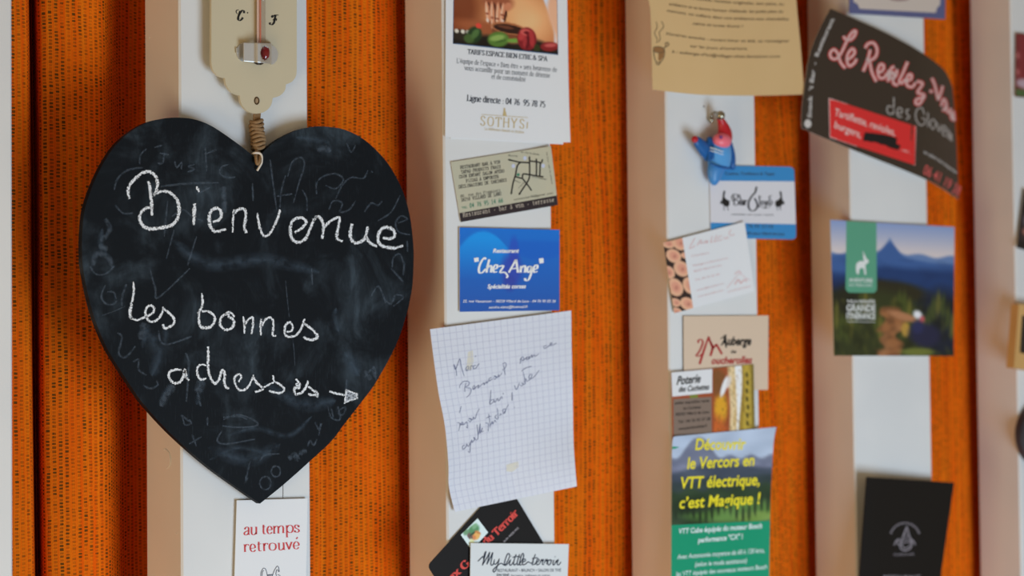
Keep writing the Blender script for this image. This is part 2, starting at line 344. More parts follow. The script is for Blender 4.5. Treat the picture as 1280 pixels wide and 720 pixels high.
def rounded(q, r, n=5):
    """quad with rounded corners, r in pixels"""
    out = []
    for i in range(4):
        p, a, b = q[i], q[i - 1], q[(i + 1) % 4]
        def to(t):
            l = math.hypot(t[0] - p[0], t[1] - p[1]); return (p[0] + (t[0] - p[0]) * r / l, p[1] + (t[1] - p[1]) * r / l)
        s, e = to(a), to(b)
        for j in range(n + 1):
            t = j / n; out.append(tuple((1 - t) ** 2 * s[k] + 2 * t * (1 - t) * p[k] + t * t * e[k] for k in (0, 1)))
    return out

def bil(q, u, v):
    return tuple((1 - u) * (1 - v) * q[0][k] + u * (1 - v) * q[1][k] + u * v * q[2][k] + (1 - u) * v * q[3][k] for k in (0, 1))

def picture_mat():
    if 'pic' in MATS: return MATS['pic']
    t = NT('printed_picture'); a = t.n('ShaderNodeVertexColor'); a.layer_name = 'ink'
    t.base(a.outputs['Color'], .45, .35); MATS['pic'] = t.m; return t.m

def picture(q, nx, ny, paint, yf, parent, off=.15, gain=1.3, name='printed_picture', grid=None):
    """a printed picture: paint(U, V) -> sRGB 0-255 array (the printed inks)"""
    V, U = np.meshgrid(np.linspace(0, 1, ny + 1), np.linspace(0, 1, nx + 1), indexing='ij')
    rgb = np.clip(paint(U, V), 0, 255) / 255.0
    rgb = np.clip(gain * np.where(rgb <= .04045, rgb / 12.92, ((rgb + .055) / 1.055) ** 2.4), 0, .95)
    mb = MB(); ix = []
    for j in range(ny + 1):
        row = []
        for i in range(nx + 1):
            p = grid[j][i] if grid else bil(q, i / nx, j / ny)
            k = mb.add(at(p[0], p[1], yf(*p) - off)); mb.c[k] = tuple(float(x) for x in rgb[j, i]); row.append(k)
        ix.append(row)
    for j in range(ny):
        for i in range(nx): mb.face((ix[j][i], ix[j + 1][i], ix[j + 1][i + 1], ix[j][i + 1]))
    return mb.build(name, picture_mat(), parent)

class Canvas:
    """soft-edged paint strokes for the printed pictures"""
    def __init__(s, U, V, base): s.U, s.V = U, V; s.a = np.zeros(U.shape + (3,)) + np.array(base, float)
    def lay(s, mask, col):
        m = np.clip(mask, 0, 1)[..., None]; s.a = s.a * (1 - m) + np.array(col, float) * m
    def ell(s, u, v, ru, rv, col, rot=0.0, soft=.25, k=1.0):
        du, dv = s.U - u, s.V - v; c, n = math.cos(rot), math.sin(rot)
        d = np.sqrt(((du * c + dv * n) / ru) ** 2 + ((-du * n + dv * c) / rv) ** 2)
        s.lay(k * np.clip((1 - d) / soft + .5, 0, 1), col)
    def below(s, f, col, soft=.02, k=1.0): s.lay(k * np.clip((s.V - f) / soft + .5, 0, 1), col)
    def right(s, f, col, soft=.02, k=1.0): s.lay(k * np.clip((s.U - f) / soft + .5, 0, 1), col)
def ns(U, V, fu, fv, seed=0):
    r = np.random.RandomState(seed); o = np.zeros(U.shape)
    for i in range(7):
        a, b, p, q = r.uniform(.4, 1.6) * fu, r.uniform(.4, 1.6) * fv, *r.uniform(0, 6.28, 2)
        o += np.sin(U * a + p + 1.3 * np.sin(V * b * .7 + q)) * np.sin(V * b + q)
    return o / 3.0

def tag(o, label, cat, group=None):
    o['label'] = label; o['category'] = cat
    if group: o['group'] = group
    return o
def structure(o): o['kind'] = 'structure'; return o

# ------------------------------------------------------------------ materials of the setting
def mk_paint():
    t = NT('white_satin_paint'); c = t.obj()
    g = t.noise(t.scale(c, (260, 260, 9)), 1, 3, .6); g2 = t.noise(c, 14, 2)
    t.base(t.mix(t.ramp(g2, .3, .7, 0, 1), (.74, .745, .75), (.79, .79, .785)), .5, .3); t.bump(g, .10, .0006); return t.m
def mk_weave():
    t = NT('orange_woven_cloth'); uv = t.n('ShaderNodeUVMap', uv_map='weave').outputs[0]
    sp = t.n('ShaderNodeSeparateXYZ'); t.t.links.new(uv, sp.inputs[0])
    wob = t.math('SUBTRACT', t.noise(uv, 45, 2), .5)
    u = t.math('ADD', t.math('MULTIPLY', sp.outputs[0], 1000 / 3.9), t.math('MULTIPLY', wob, .5))
    col = t.math('FLOOR', u); fu = t.math('ABSOLUTE', t.math('SUBTRACT', t.math('FRACT', u), .5))
    rnd = t.white(col); rnd2 = t.white(t.math('ADD', col, 77.3))
    v = t.math('ADD', t.math('ADD', t.math('MULTIPLY', sp.outputs[1], 1000 / 2.15), t.math('MULTIPLY', rnd2, .3)), t.math('MULTIPLY', t.math('MODULO', col, 2.0), .5))
    v = t.math('ADD', v, t.math('MULTIPLY', t.noise(t.scale(uv, (40, 170, 1)), 1, 1), .9))
    row = t.math('FLOOR', v); fv = t.math('ABSOLUTE', t.math('SUBTRACT', t.math('FRACT', v), .5))
    hu = t.ramp(fu, .20, .36, 1, 0); hv = t.ramp(fv, .21, .40, 1, 0)
    cell = t.white(t.math('ADD', t.math('MULTIPLY', col, 13.17), t.math('MULTIPLY', row, 1.37)))
    patch = t.ramp(t.noise(t.scale(uv, (120, 30, 1)), 1, 2), .35, .65, .55, 1)
    st = t.math('MULTIPLY', t.math('ADD', t.math('MULTIPLY', t.math('POWER', rnd, .6), .85), .45), t.math('MULTIPLY', patch, t.math('ADD', t.math('MULTIPLY', cell, .9), .30)))
    hole = t.math('MINIMUM', t.math('MULTIPLY', t.math('MULTIPLY', hu, hv), st), 1.0)
    seam = t.math('MULTIPLY', t.ramp(fu, .40, .5, 0, 1), t.math('MULTIPLY', rnd2, .28))           # shade line between two warp cords
    fine = t.noise(t.scale(uv, (2600, 700, 1)), 1, 2, .6)
    warp = t.noise(t.scale(uv, (420, 8, 1)), 1, 1)
    c0 = t.mix(t.ramp(warp, .3, .7, 0, 1), (.95, .125, .003), (.95, .22, .006))
    c1 = t.mix(t.ramp(fine, .35, .75, 0, .6), c0, (.84, .11, .004))
    c2 = t.mix(seam, c1, (.48, .065, .004)); c3 = t.mix(hole, c2, (.15, .055, .008))
    t.base(c3, .9, .05)
    h = t.math('SUBTRACT', t.math('MULTIPLY', fine, .35), t.math('ADD', hole, t.math('MULTIPLY', seam, .6)))
    t.bump(h, .55, .0012); return t.m
PAINT, WEAVE = mk_paint(), mk_weave()

# ------------------------------------------------------------------ the room: floor, ceiling, wall behind the curtain
ZF, ZC = -1.45, 1.10
def mk_floor():
    t = NT('oak_floor'); c = t.obj(); g = t.noise(t.scale(c, (30, 2.2, 1)), 1, 4, .6)
    t.base(t.mix(g, (.30, .17, .085), (.42, .27, .15)), .45); return t.m
b = MB(); b.box(-3.2, 3.6, -4.0, .40, ZF - .05, ZF); structure(b.build('floor', mk_floor()))
b = MB(); b.box(-3.2, 3.6, -4.0, .40, ZC, ZC + .05); structure(b.build('ceiling', mat('ceiling_paint', (214, 206, 190), .9)))
b = MB(); b.box(-3.2, 3.6, .40, .46, ZF, ZC); structure(b.build('wall_back', mat('wall_plaster', (196, 182, 160), .9)))

# ------------------------------------------------------------------ white slats
SLAT_D = .044
def X(px, py=360, y=0): return at(px, py, y).x
slats = [(X(15.8) - .0925, X(15.8), 'white slat cut off by the left edge, beside the folded curtain edge'),
    (X(225.6), X(386.6), 'white slat behind the heart shaped chalkboard and thermometer'),
    (X(556.4), X(690.8), 'white slat holding the blue card and the squared paper note'),
    (X(835.4), X(947.3), 'white slat holding the blue figurine and the log pattern card'),
    (X(1065.2), X(1161.3), 'white slat behind the mountain leaflet and the curved black card'),
    (X(1270.2), X(1270.2) + .092, 'white slat at the right edge holding a small wooden frame')]
SL = []
for x0, x1, lab in slats:
    b = MB(); b.box(x0, x1, 0, SLAT_D, ZF, ZC, bev=.0012)
    SL.append(tag(b.build('wooden_slat', PAINT), lab, 'slat', 'white slats in front of the curtain'))
# marks on the painted wood: a raised crescent of filler, two specks, a drying crack, a dent
def side_pt(k, px, py):
    """pixel on the left cheek of slat k"""
    x = slats[k][0]; d = FW + RT * ((px - 640) / F_PX) + UP * ((360 - py) / F_PX)
    return CAM + d * ((x - CAM.x) / d.x)
b = MB(); b.tube([side_pt(1, *p) - Vector((.0001, 0, 0)) for p in cr([(207, 561), (211.5, 566), (213.5, 575), (212, 582), (208.5, 585)], 5)], .00042, 6); b.build('paint_drip', PAINT, SL[1])
for p, r in (((205, 562), .0007), ((220.5, 667), .0006), ((186.5, 47), .0009)):
    b = MB(); b.ball(side_pt(1, *p), r * .6, r, r, 8, 6); b.build('paint_speck', PAINT, SL[1])
b = MB(); ribbon(b, [(353.4, 602), (353.8, 612), (353.6, 623)], .8, YF(0), .06); b.build('crack', mat('crack', (88, 80, 72), .9), SL[1])
b = MB(); disc(b, (880, 133), 1.0, 1.2, YF(0), .08); b.build('nail_mark', mat('nail_mark', (120, 116, 125), .9), SL[3])

# ------------------------------------------------------------------ the curtain behind the slats
prof = [(-420, 70), (-120, 60), (-20, 56), (8, 50), (16, 49), (30, 49), (37, 54), (41, 84), (44, 88), (48, 62), (56, 52), (85, 48), (112, 47), (134, 50), (145, 62), (158, 74), (185, 80), (215, 74),
        (300, 64), (380, 53), (398, 52), (404, 54), (420, 52), (470, 51), (495, 54), (515, 62), (600, 66), (680, 56), (700, 55), (730, 52), (770, 51), (788, 56), (805, 64), (890, 66), (940, 58), (965, 53), (1000, 53), (1022, 60),
        (1100, 66), (1150, 56), (1175, 53), (1200, 53), (1222, 62), (1300, 66), (1400, 56), (1500, 64)]
c = cr([(X(p, 360, y) * 1000, y) for p, y in prof], 8)
XF = [(X(p, 360, 56) * 1000, a, w_) for p, a, w_ in ((1206, 22, 9), (985, 14, 16), (745, 9, 14))]
def folds(x, z): return sum(a * math.exp(-((x - q) / w_) ** 2) for q, a, w_ in XF) / (1 + math.exp(-(z - .10) / .035))
b = MB(); zs = np.linspace(ZF + .01, ZC - .01, 90); acc = [0]
for p, q in zip(c, c[1:]): acc.append(acc[-1] + math.hypot(q[0] - p[0], q[1] - p[1]))
rows = []
for z in zs:
    row = []
    for (x, y), s_ in zip(c, acc):
        dx = 1.6 * math.sin(z * 5 + x * .01); fold = 1.8 * math.sin(z * 4.2 + x * .021) + .8 * math.sin(z * 17 + x * .05)
        k = b.add(((x + dx) * .001, max(y + fold + 1.2 * folds(x, z), 46.6) * .001, z)); b.uv[k] = (s_ * .001, float(z)); row.append(k)
    rows.append(row)
for j in range(len(rows) - 1):
    for i in range(len(c) - 1): b.face((rows[j][i], rows[j][i + 1], rows[j + 1][i + 1], rows[j + 1][i]))
cur = b.build('curtain', WEAVE, smooth=True)
tag(cur, 'orange coarse woven curtain hanging behind the white slats', 'curtain')

# ------------------------------------------------------------------ chalkboard heart
HY = -11.0
outline = [(322, 199), (329, 190), (338, 182), (350, 173.3), (369.4, 163.6), (386, 159.2), (402.8, 158), (430.5, 162), (455.5, 174.7), (477.8, 195.5), (491.7, 215), (504, 240), (512.5, 270.5), (516.7, 306.7), (516.9, 330), (515, 360.5), (508, 394), (494.4, 432.8), (469.4, 478.6), (451, 503.6), (430.5, 530), (413.7, 552), (389, 575), (355.6, 604.8), (325, 629.5),
    (294.5, 608.2), (261, 583.8), (227, 554.8), (202.5, 531), (181.7, 507.8), (173, 496.7), (148, 459), (131.7, 431), (115, 388), (104.5, 340), (102.5, 315), (103, 290), (106.7, 259), (120.6, 220.6), (140, 187), (160, 167), (181.7, 154), (203, 148.3), (224.7, 147), (246, 150), (267.8, 159.4), (300, 181.7), (314, 193)]
hp = cr(outline[:25], 4) + cr(outline[24:] + [outline[0]], 4)[1:-1]
def mk_slate():
    t = NT('chalkboard_paint'); c = t.obj()
    n1 = t.noise(c, 22, 5, .6, .6); n2 = t.noise(t.scale(c, (1.6, 1, .55)), 60, 4, .65, 1.0); n3 = t.noise(t.scale(c, (900, 900, 120)), 1, 2, .6); n4 = t.noise(c, 9, 1)
    f = t.math('MULTIPLY', t.ramp(n1, .46, .74, 0, 1), t.ramp(n2, .35, .7, .35, 1)); f = t.math('ADD', f, t.math('MULTIPLY', t.ramp(n3, .55, .8, 0, .22), t.ramp(n4, .35, .6, .1, 1)))
    t.base(t.mix(f, (.0070, .0092, .0122), (.052, .072, .092)), .6, .10); t.bump(n3, .06, .0003); return t.m
heart = MB(); prism(heart, hp, YF(HY), 4.5)
# bevelled look of the sawn edge: a slim rounded bead around the outline
bead = [at(x, y, HY + .5) for x, y in hp]
heart = heart.build('chalkboard', mk_slate())
tag(heart, 'black heart shaped chalkboard with white chalk welcome words hanging by twine', 'chalkboard')
def mk_chalk(name, col, lo, hi, sc):
    t = NT(name); c = t.obj(); e = t.n('ShaderNodeAttribute', attribute_name='edge').outputs['Fac']
    n = t.noise(c, sc, 3, .65); t.base(lin(col), .9, .1)
    thr = t.math('ADD', t.math('MULTIPLY', t.math('POWER', e, 2.2), hi - lo), lo)
    a = t.ramp(t.math('SUBTRACT', n, thr), -.02, .03, 0, 1)
    tr = t.n('ShaderNodeBsdfTransparent'); mx = t.n('ShaderNodeMixShader'); out = t.t.nodes['Material Output']
    t.t.links.new(a, mx.inputs[0]); t.t.links.new(tr.outputs[0], mx.inputs[1]); t.t.links.new(t.b.outputs[0], mx.inputs[2]); t.t.links.new(mx.outputs[0], out.inputs[0])
    return t.m
def mk_dust(name, col, strength, sc=420, p=1.6):
    t = NT(name); c = t.obj(); e = t.n('ShaderNodeAttribute', attribute_name='edge').outputs['Fac']
    n = t.noise(c, sc, 4, .65); n2 = t.noise(c, 1500, 2, .6); t.base(lin(col), .9, .05)
    a = t.math('MULTIPLY', t.math('SUBTRACT', 1.0, t.math('POWER', e, p)), t.math('MULTIPLY', t.ramp(n, .30, .66, .1, 1), t.ramp(n2, .25, .6, .3, strength)))
    tr = t.n('ShaderNodeBsdfTransparent'); mx = t.n('ShaderNodeMixShader'); out = t.t.nodes['Material Output']
    t.t.links.new(a, mx.inputs[0]); t.t.links.new(tr.outputs[0], mx.inputs[1]); t.t.links.new(t.b.outputs[0], mx.inputs[2]); t.t.links.new(mx.outputs[0], out.inputs[0])
    return t.m
CH = mk_chalk('white_chalk', (238, 241, 246), .40, .63, 1300)
hy = YF(HY); ch = MB()
def chalk(region, w, pts, taper=.25): ribbon(ch, T(*region, pts), w, hy, .25, 7, taper=taper, wob=.13)
A = (150, 200, 7.2)
chalk(A, 5.0, [(85, 350), (75, 310), (72, 270), (95, 215), (140, 165), (200, 118), (255, 105), (305, 130), (333, 180), (338, 235), (322, 285), (303, 318)])
chalk(A, 5.2, [(303, 318), (350, 290), (410, 282), (460, 300), (500, 340), (525, 390), (532, 460), (515, 530), (475, 580), (400, 605), (320, 618), (250, 615), (205, 590), (182, 545), (182, 495), (205, 455), (245, 430), (300, 432)])
chalk(A, 5.0, [(255, 190), (268, 250), (278, 320), (285, 400), (288, 500)], .4)
chalk(A, 4.2, [(688, 238), (700, 262), (712, 288)], .5); chalk(A, 5.4, [(672, 390), (668, 480), (662, 585)], .2)
chalk(A, 5.2, [(835, 555), (880, 545), (910, 510), (905, 460), (870, 435), (830, 448), (808, 490), (803, 545), (815, 600), (850, 640), (900, 638), (955, 622)])
chalk(A, 3.6, [(1025, 445), (1018, 540), (1013, 652)]); chalk(A, 4.6, [(1022, 490), (1060, 448), (1105, 438), (1130, 465), (1130, 530), (1120, 600), (1138, 658)])
B = (270, 230, 8)
chalk(B, 4.2, [(412, 288), (425, 370), (445, 460), (475, 512), (510, 516), (555, 470), (595, 390), (625, 320), (640, 255)])
chalk(B, 4.8, [(785, 485), (840, 455), (885, 415), (900, 375), (870, 345), (830, 337), (780, 358), (748, 410), (743, 480), (762, 545), (800, 578), (850, 576), (900, 540), (935, 460), (960, 400), (985, 340), (1010, 318)])
Cc = (380, 240, 8)
chalk(Cc, 4.6, [(90, 290), (130, 247), (170, 270), (195, 330), (190, 410), (182, 470)]); chalk(Cc, 4.3, [(190, 375), (230, 320), (290, 275), (352, 255), (350, 320), (332, 400), (332, 465), (385, 495)])
chalk(Cc, 5.0, [(482, 318), (462, 400), (472, 470), (510, 508), (560, 500), (610, 460), (638, 345)]); chalk(Cc, 4.2, [(622, 430), (650, 500), (730, 545)])
chalk(Cc, 5.0, [(788, 455), (850, 468), (900, 445), (898, 390), (850, 357), (790, 362), (752, 410), (742, 480), (770, 532), (840, 553), (910, 560), (990, 535)])
D = (150, 340, 8)
chalk(D, 3.4, [(133, 98), (140, 170), (132, 250), (110, 330)], .5); chalk(D, 4.8, [(118, 300), (106, 370), (100, 430), (120, 470)], .2)
chalk(D, 3.8, [(104, 455), (165, 480), (230, 458), (300, 430), (340, 390), (330, 345), (292, 337), (260, 370), (255, 420), (280, 478), (325, 498), (380, 470), (420, 410), (433, 348)])
chalk(D, 4.0, [(430, 358), (480, 400), (530, 450), (542, 505), (500, 545), (450, 563), (428, 522)])
chalk(D, 3.6, [(816, 212), (826, 290), (815, 360), (775, 415)], .4); chalk(D, 4.2, [(792, 400), (790, 480), (802, 540), (850, 560), (910, 545), (947, 490), (935, 430), (890, 397), (820, 392)])
chalk((0, 0, 1), 4.2, [(287, 393), (280, 393.6), (275.5, 399), (275.6, 406.5), (281, 411.8), (287, 411.5), (291.3, 408), (292.5, 402.5), (289.8, 398), (284.5, 395.8)]); chalk((0, 0, 1), 3.2, [(281, 393), (287, 390), (293.4, 396)])
E_ = (280, 370, 9.846)
chalk(E_, 3.2, [(235, 250), (250, 350), (252, 462)]); chalk(E_, 3.4, [(252, 360), (300, 290), (352, 265), (357, 350), (340, 468)])
chalk(E_, 3.4, [(462, 275), (450, 380), (456, 485)]); chalk(E_, 3.6, [(460, 380), (510, 292), (570, 267), (605, 310), (605, 400), (600, 480), (642, 490)])
chalk(E_, 3.8, [(770, 440), (830, 430), (845, 370), (800, 322), (757, 370), (747, 440), (762, 488), (820, 503), (890, 480), (950, 400), (992, 280)]); chalk(E_, 4.2, [(985, 340), (1060, 390), (1140, 470), (1152, 508), (1090, 538), (1010, 525), (985, 498)])
F_ = (200, 420, 8)
chalk(F_, 4.0, [(215, 337), (160, 337), (107, 352), (87, 390), (105, 440), (150, 473), (200, 458), (235, 400), (247, 335), (255, 400), (290, 445)]); chalk(F_, 3.6, [(250, 340), (262, 380), (268, 430)])
chalk(F_, 3.6, [(465, 292), (400, 290), (372, 330), (377, 390), (410, 435), (465, 425)]); chalk(F_, 4.3, [(480, 105), (482, 200), (480, 280), (487, 360), (510, 430), (550, 473), (590, 440), (605, 380), (630, 340), (647, 390), (642, 450), (660, 510), (692, 525)])
chalk(F_, 3.6, [(785, 460), (812, 410), (790, 382), (757, 400), (743, 440), (762, 500), (800, 543), (860, 530), (910, 460), (937, 385)]); chalk(F_, 3.8, [(930, 405), (970, 470), (1028, 530), (950, 560)])
G = (320, 440, 9)
chalk(G, 3.0, [(70, 408), (130, 375), (200, 340)]); chalk(G, 3.6, [(192, 262), (205, 330), (260, 358), (312, 405), (310, 440), (250, 462), (145, 438)])
chalk(G, 4.0, [(448, 303), (490, 360), (482, 408), (440, 402), (430, 440), (450, 473), (510, 460), (560, 400), (587, 322)]); chalk(G, 3.8, [(588, 388), (640, 430), (692, 460), (688, 512)]); chalk(G, 3.8, [(690, 478), (630, 485), (588, 468)]); chalk(G, 4.4, [(455, 350), (470, 390)])
chalk(G, 4.0, [(828, 442), (900, 468), (1005, 485)]); chalk(G, 2.6, [(1018, 418), (1008, 500), (995, 582)]); chalk(G, 2.8, [(1000, 565), (1060, 545), (1142, 520)]); chalk(G, 2.6, [(1015, 425), (1070, 450), (1145, 475)]); chalk(G, 3.0, [(1130, 465), (1140, 528)])
ch.build('chalk_lettering', CH, heart, edge=True)['label'] = 'white chalk words and small arrow'
tri = MB(); poly(tri, T(*G, [(1018, 425), (1135, 478), (1138, 520), (1003, 560)]), hy, .12)
# faint remains of older, wiped chalk writing
gh = MB()
def ghost(region, w, *strokes):
    for p in strokes: ribbon(gh, T(*region, p), w * 1.5 + .5, hy, .10, 5, taper=.3, wob=.25)
g2 = (90, 140, 3.6); g3 = (300, 140, 3.6); g4 = (90, 330, 3.6); g5 = (300, 330, 3.6); g6 = (160, 500, 3.272)
ghost(g2, 1.8, [(335, 165), (308, 195), (305, 235)], [(370, 160), (405, 150)], [(395, 185), (435, 192)], [(415, 190), (408, 230), (385, 230)], [(462, 222), (472, 250), (492, 228), (492, 258)], [(552, 235), (525, 245), (550, 258), (520, 270)], [(600, 160), (603, 210), (606, 268)], [(598, 190), (650, 170)],
      [(705, 235), (670, 250), (668, 280), (700, 295), (735, 292)], [(190, 350), (205, 300), (250, 262), (320, 250)], [(195, 420), (230, 455), (275, 455)], [(400, 335), (520, 322), (660, 318)], [(560, 370), (620, 340)], [(812, 320), (815, 400)], [(430, 400), (415, 560)], [(460, 530), (425, 660)], [(560, 560), (520, 690)], [(450, 470), (500, 440), (540, 470), (590, 490)])
ghost(g2, 5.0, [(682, 335), (684, 400), (688, 455)], [(150, 480), (170, 530), (130, 580)], [(95, 690), (110, 640), (160, 650), (185, 700)], [(120, 600), (160, 620)])
ghost(g3, 1.6, [(135, 215), (150, 330), (165, 440)], [(205, 285), (185, 360), (180, 430)], [(165, 380), (235, 368)], [(215, 290), (235, 225), (275, 205), (290, 240), (265, 320), (240, 410)], [(345, 370), (345, 320), (375, 290), (430, 278), (465, 305), (430, 345), (385, 330)], [(280, 350), (300, 390), (302, 445)], [(430, 390), (460, 330), (500, 295), (555, 298), (575, 262)], [(590, 265), (598, 272)],
      [(400, 440), (420, 400), (460, 410), (450, 450), (490, 440), (520, 400)], [(560, 450), (590, 410), (620, 420), (640, 400)], [(620, 490), (680, 450), (720, 375)], [(710, 500), (752, 482), (725, 468), (700, 500), (715, 540), (765, 552)], [(685, 700), (690, 655), (720, 640), (738, 690)], [(752, 580), (755, 630)], [(55, 330), (60, 390)], [(480, 140), (500, 180), (520, 150)])
ghost(g3, 6.0, [(345, 170), (380, 165), (410, 175)])
ghost(g4, 2.0, [(82, 10), (105, 45), (150, 45), (190, 10)], [(150, 95), (132, 145), (155, 180), (195, 175), (190, 130), (160, 125)], [(245, 90), (225, 150), (225, 190)], [(350, 20), (375, 110), (390, 150), (530, 20)], [(205, 310), (225, 330), (210, 400), (240, 420), (285, 370)], [(275, 440), (300, 430), (300, 475), (335, 500)], [(320, 545), (350, 560), (385, 545), (380, 525)], [(390, 300), (400, 350), (440, 360), (540, 325)], [(510, 400), (525, 450), (515, 620)], [(560, 560), (580, 640)], [(490, 680), (530, 710)], [(680, 690), (750, 685), (790, 700)])
ghost(g4, .8, [(135, 232), (190, 212), (240, 190)])
ghost(g4, 7.0, [(455, 545), (420, 600), (400, 640)], [(585, 520), (565, 580)], [(325, 265), (310, 340)])
ghost(g5, .8, [(205, 75), (212, 150), (222, 240)], [(238, 340), (244, 400), (247, 458)]); ghost(g5, 1.8, [(322, 20), (326, 95)], [(590, 145), (620, 100), (640, 130), (655, 175)], [(650, 160), (680, 180), (700, 140), (735, 150), (690, 190)], [(680, 20), (735, 80)], [(740, -10), (735, 50)], [(480, 520), (475, 600)], [(560, 510), (600, 470), (612, 520)], [(395, 640), (410, 690), (450, 700), (440, 640)])
ghost(g5, 4.0, [(560, 480), (590, 520)], [(600, 460), (610, 510)])
circ = lambda x, y, r: [(x + r * math.cos(a * .7), y + r * 1.15 * math.sin(a * .7)) for a in range(10)]
ghost(g6, 1.7, circ(562, 340, 23), circ(605, 292, 19), [(222, 60), (232, 100), (258, 95), (250, 80)], [(325, 70), (325, 105)], [(262, 140), (280, 190)], [(250, 180), (300, 150)], [(390, 80), (450, 60), (520, 85), (525, 105), (450, 112), (385, 105)], [(385, 125), (365, 165), (400, 180), (520, 160)], [(540, 250), (560, 225), (620, 220)], [(500, 250), (480, 330)], [(735, 190), (745, 165), (760, 185), (772, 160)], [(765, 90), (780, 120), (790, 95), (780, 145)], [(830, 30), (840, 70)], [(865, 40), (890, 30), (880, 60), (860, 55), (865, 40)])
ghost(g6, 5.0, [(655, 240), (690, 225), (690, 250)], [(700, 220), (730, 205)], [(480, 325), (488, 330)])
gh.build('wiped_chalk', mk_dust('wiped_chalk_dust', (112, 126, 142), .42), heart, edge=True)['label'] = 'faint grey remains of wiped chalk'
sm_ = MB()
def smear(w, *strokes):
    for p in strokes: ribbon(sm_, p, w, hy, .07, 6, taper=.9)
smear(9.0, [(215, 478), (206, 492), (200, 505)], [(256, 478), (250, 492), (246, 506)], [(186, 405), (182, 420), (178, 435)], [(205, 405), (207, 418), (206, 432)], [(420, 385), (418, 400), (424, 415)], [(370, 172), (392, 174), (412, 178)], [(285, 545), (320, 535), (360, 545), (390, 520)], [(262, 575), (300, 560), (340, 570)], [(128, 285), (126, 305), (136, 325)])
smear(22.0, [(215, 300), (260, 330), (330, 325), (400, 340)], [(260, 560), (310, 575), (350, 555)], [(330, 480), (380, 505), (420, 500)], [(180, 410), (200, 440), (190, 470)], [(430, 440), (450, 470)])
sm_.build('chalk_smear', mk_dust('chalk_smear_dust', (98, 116, 134), .34, 150, .8), heart, edge=True)
tri.build('chalk_shading', mk_chalk('thin_chalk', (176, 182, 192), .44, .5, 1100), heart, edge=True)

# ------------------------------------------------------------------ thermometer
TY = -9.0
ty = YF(TY)
def arc(a, b, bulge, n=7):
    mx, my = (a[0] + b[0]) / 2, (a[1] + b[1]) / 2; dx, dy = b[0] - a[0], b[1] - a[1]
    c_ = (mx + dy * bulge, my - dx * bulge)
    return [tuple((1 - t) ** 2 * a[k] + 2 * t * (1 - t) * c_[k] + t * t * b[k] for k in (0, 1)) for t in [i / n for i in range(n)]]
tp = [(264.2, -330), (264.2, 70)] + cr([(264.2, 78), (266, 87), (272, 94), (281, 97.5)], 4)[:-1] + cr([(281, 97.5), (283, 106.5), (289.5, 115), (299.5, 119.3)], 4)[:-1] + cr([(299.5, 119.3), (301.5, 129), (309, 138.5), (320, 142), (331, 139.5), (338.5, 132), (341, 122.5)], 4)[:-1] + cr([(341, 122.5), (350, 119.5), (356, 113), (357.5, 105.5)], 4)[:-1] + cr([(357.5, 105.5), (365, 102), (370, 95), (371, 86)], 4) + [(371, -330)]
def mk_cream():
    t = NT('cream_board_paint'); c = t.obj(); n = t.noise(t.scale(c, (20, 20, 20)), 1, 2)
    t.base(t.mix(n, (.60, .52, .36), (.64, .565, .40)), .42, .4); return t.m
b = MB(); prism(b, tp, ty, 2.0); therm = b.build('thermometer', mk_cream())
tag(therm, 'cream scalloped wall thermometer with glass tube above the heart chalkboard', 'thermometer')
NK = mat('polished_nickel', (226, 226, 224), .45, .92, .5)
def pt(px, py, y): return at(px, py, y)
# glass tube, its white backing and the red spirit column
def mk_glass():
    t = NT('clear_tube_glass'); tr = t.n('ShaderNodeBsdfTransparent'); tr.inputs[0].default_value = (.97, .93, .92, 1); gl = t.n('ShaderNodeBsdfGlossy'); gl.inputs['Roughness'].default_value = .05
    lw = t.n('ShaderNodeLayerWeight'); lw.inputs[0].default_value = .35; mx = t.n('ShaderNodeMixShader')
    t.t.links.new(t.math('ADD', t.math('MULTIPLY', lw.outputs['Facing'], .30), .05), mx.inputs[0]); t.t.links.new(tr.outputs[0], mx.inputs[1]); t.t.links.new(gl.outputs[0], mx.inputs[2])
    t.t.links.new(mx.outputs[0], t.t.nodes['Material Output'].inputs[0]); return t.m
b = MB(); b.tube([pt(326.2, -320, TY - 3.2), pt(326.2, 62, TY - 3.2)], .0029, 18); tube = b.build('glass_tube', mk_glass(), therm, smooth=True); tube['label'] = 'clear glass tube'
b = MB(); b.tube([pt(323.6, -318, TY - 2.0), pt(323.6, 58, TY - 2.0)], .0015, 8, flat=.5); b.build('white_backing', mat('milk_glass', (236, 214, 208), .4), tube)
b = MB(); b.tube([pt(325.6, -120, TY - 3.6), pt(325.6, 60, TY - 3.6)], .00042, 8); b.build('spirit_column', mat('red_spirit', (226, 136, 116), .3), tube)['label'] = 'thin red spirit column'
# the sprung clip that holds the bulb: two flat feet and a raised bridge with an oval window
def clip_y(px):
    xs = [294, 303.4, 304.2, 318.6, 320, 322, 326, 332, 335, 339, 339.8, 350]; ys = [0, -.6, -4.2, -5.6, -7.0, -7.9, -8.0, -6.9, -5.6, -4.4, -.6, 0]
    return TY - .4 + float(np.interp(px, xs, ys))
b = MB(); nx, ny = 56, 22; ids = {}
for j in range(ny + 1):
    for i in range(nx + 1):
        px = 303.8 + 36 * i / nx; v = 53.0 + (px - 304) * .03; hgt = 23.6 + (px - 304) * .055
        ids[i, j] = b.add(at(px, v + hgt * j / ny, clip_y(px)))
for j in range(ny):
    for i in range(nx):
        px = 303.8 + 36 * (i + .5) / nx; py = 53 + (px - 304) * .03 + 23.6 * (j + .5) / ny
        if ((px - 331.2) / 5.4) ** 2 + ((py - 65.6) / 8.2) ** 2 < 1: continue
        b.face((ids[i, j], ids[i, j + 1], ids[i + 1, j + 1], ids[i + 1, j]))
clip = b.build('bulb_clip', NK, therm, smooth=True); clip['label'] = 'nickel clip with an oval window'
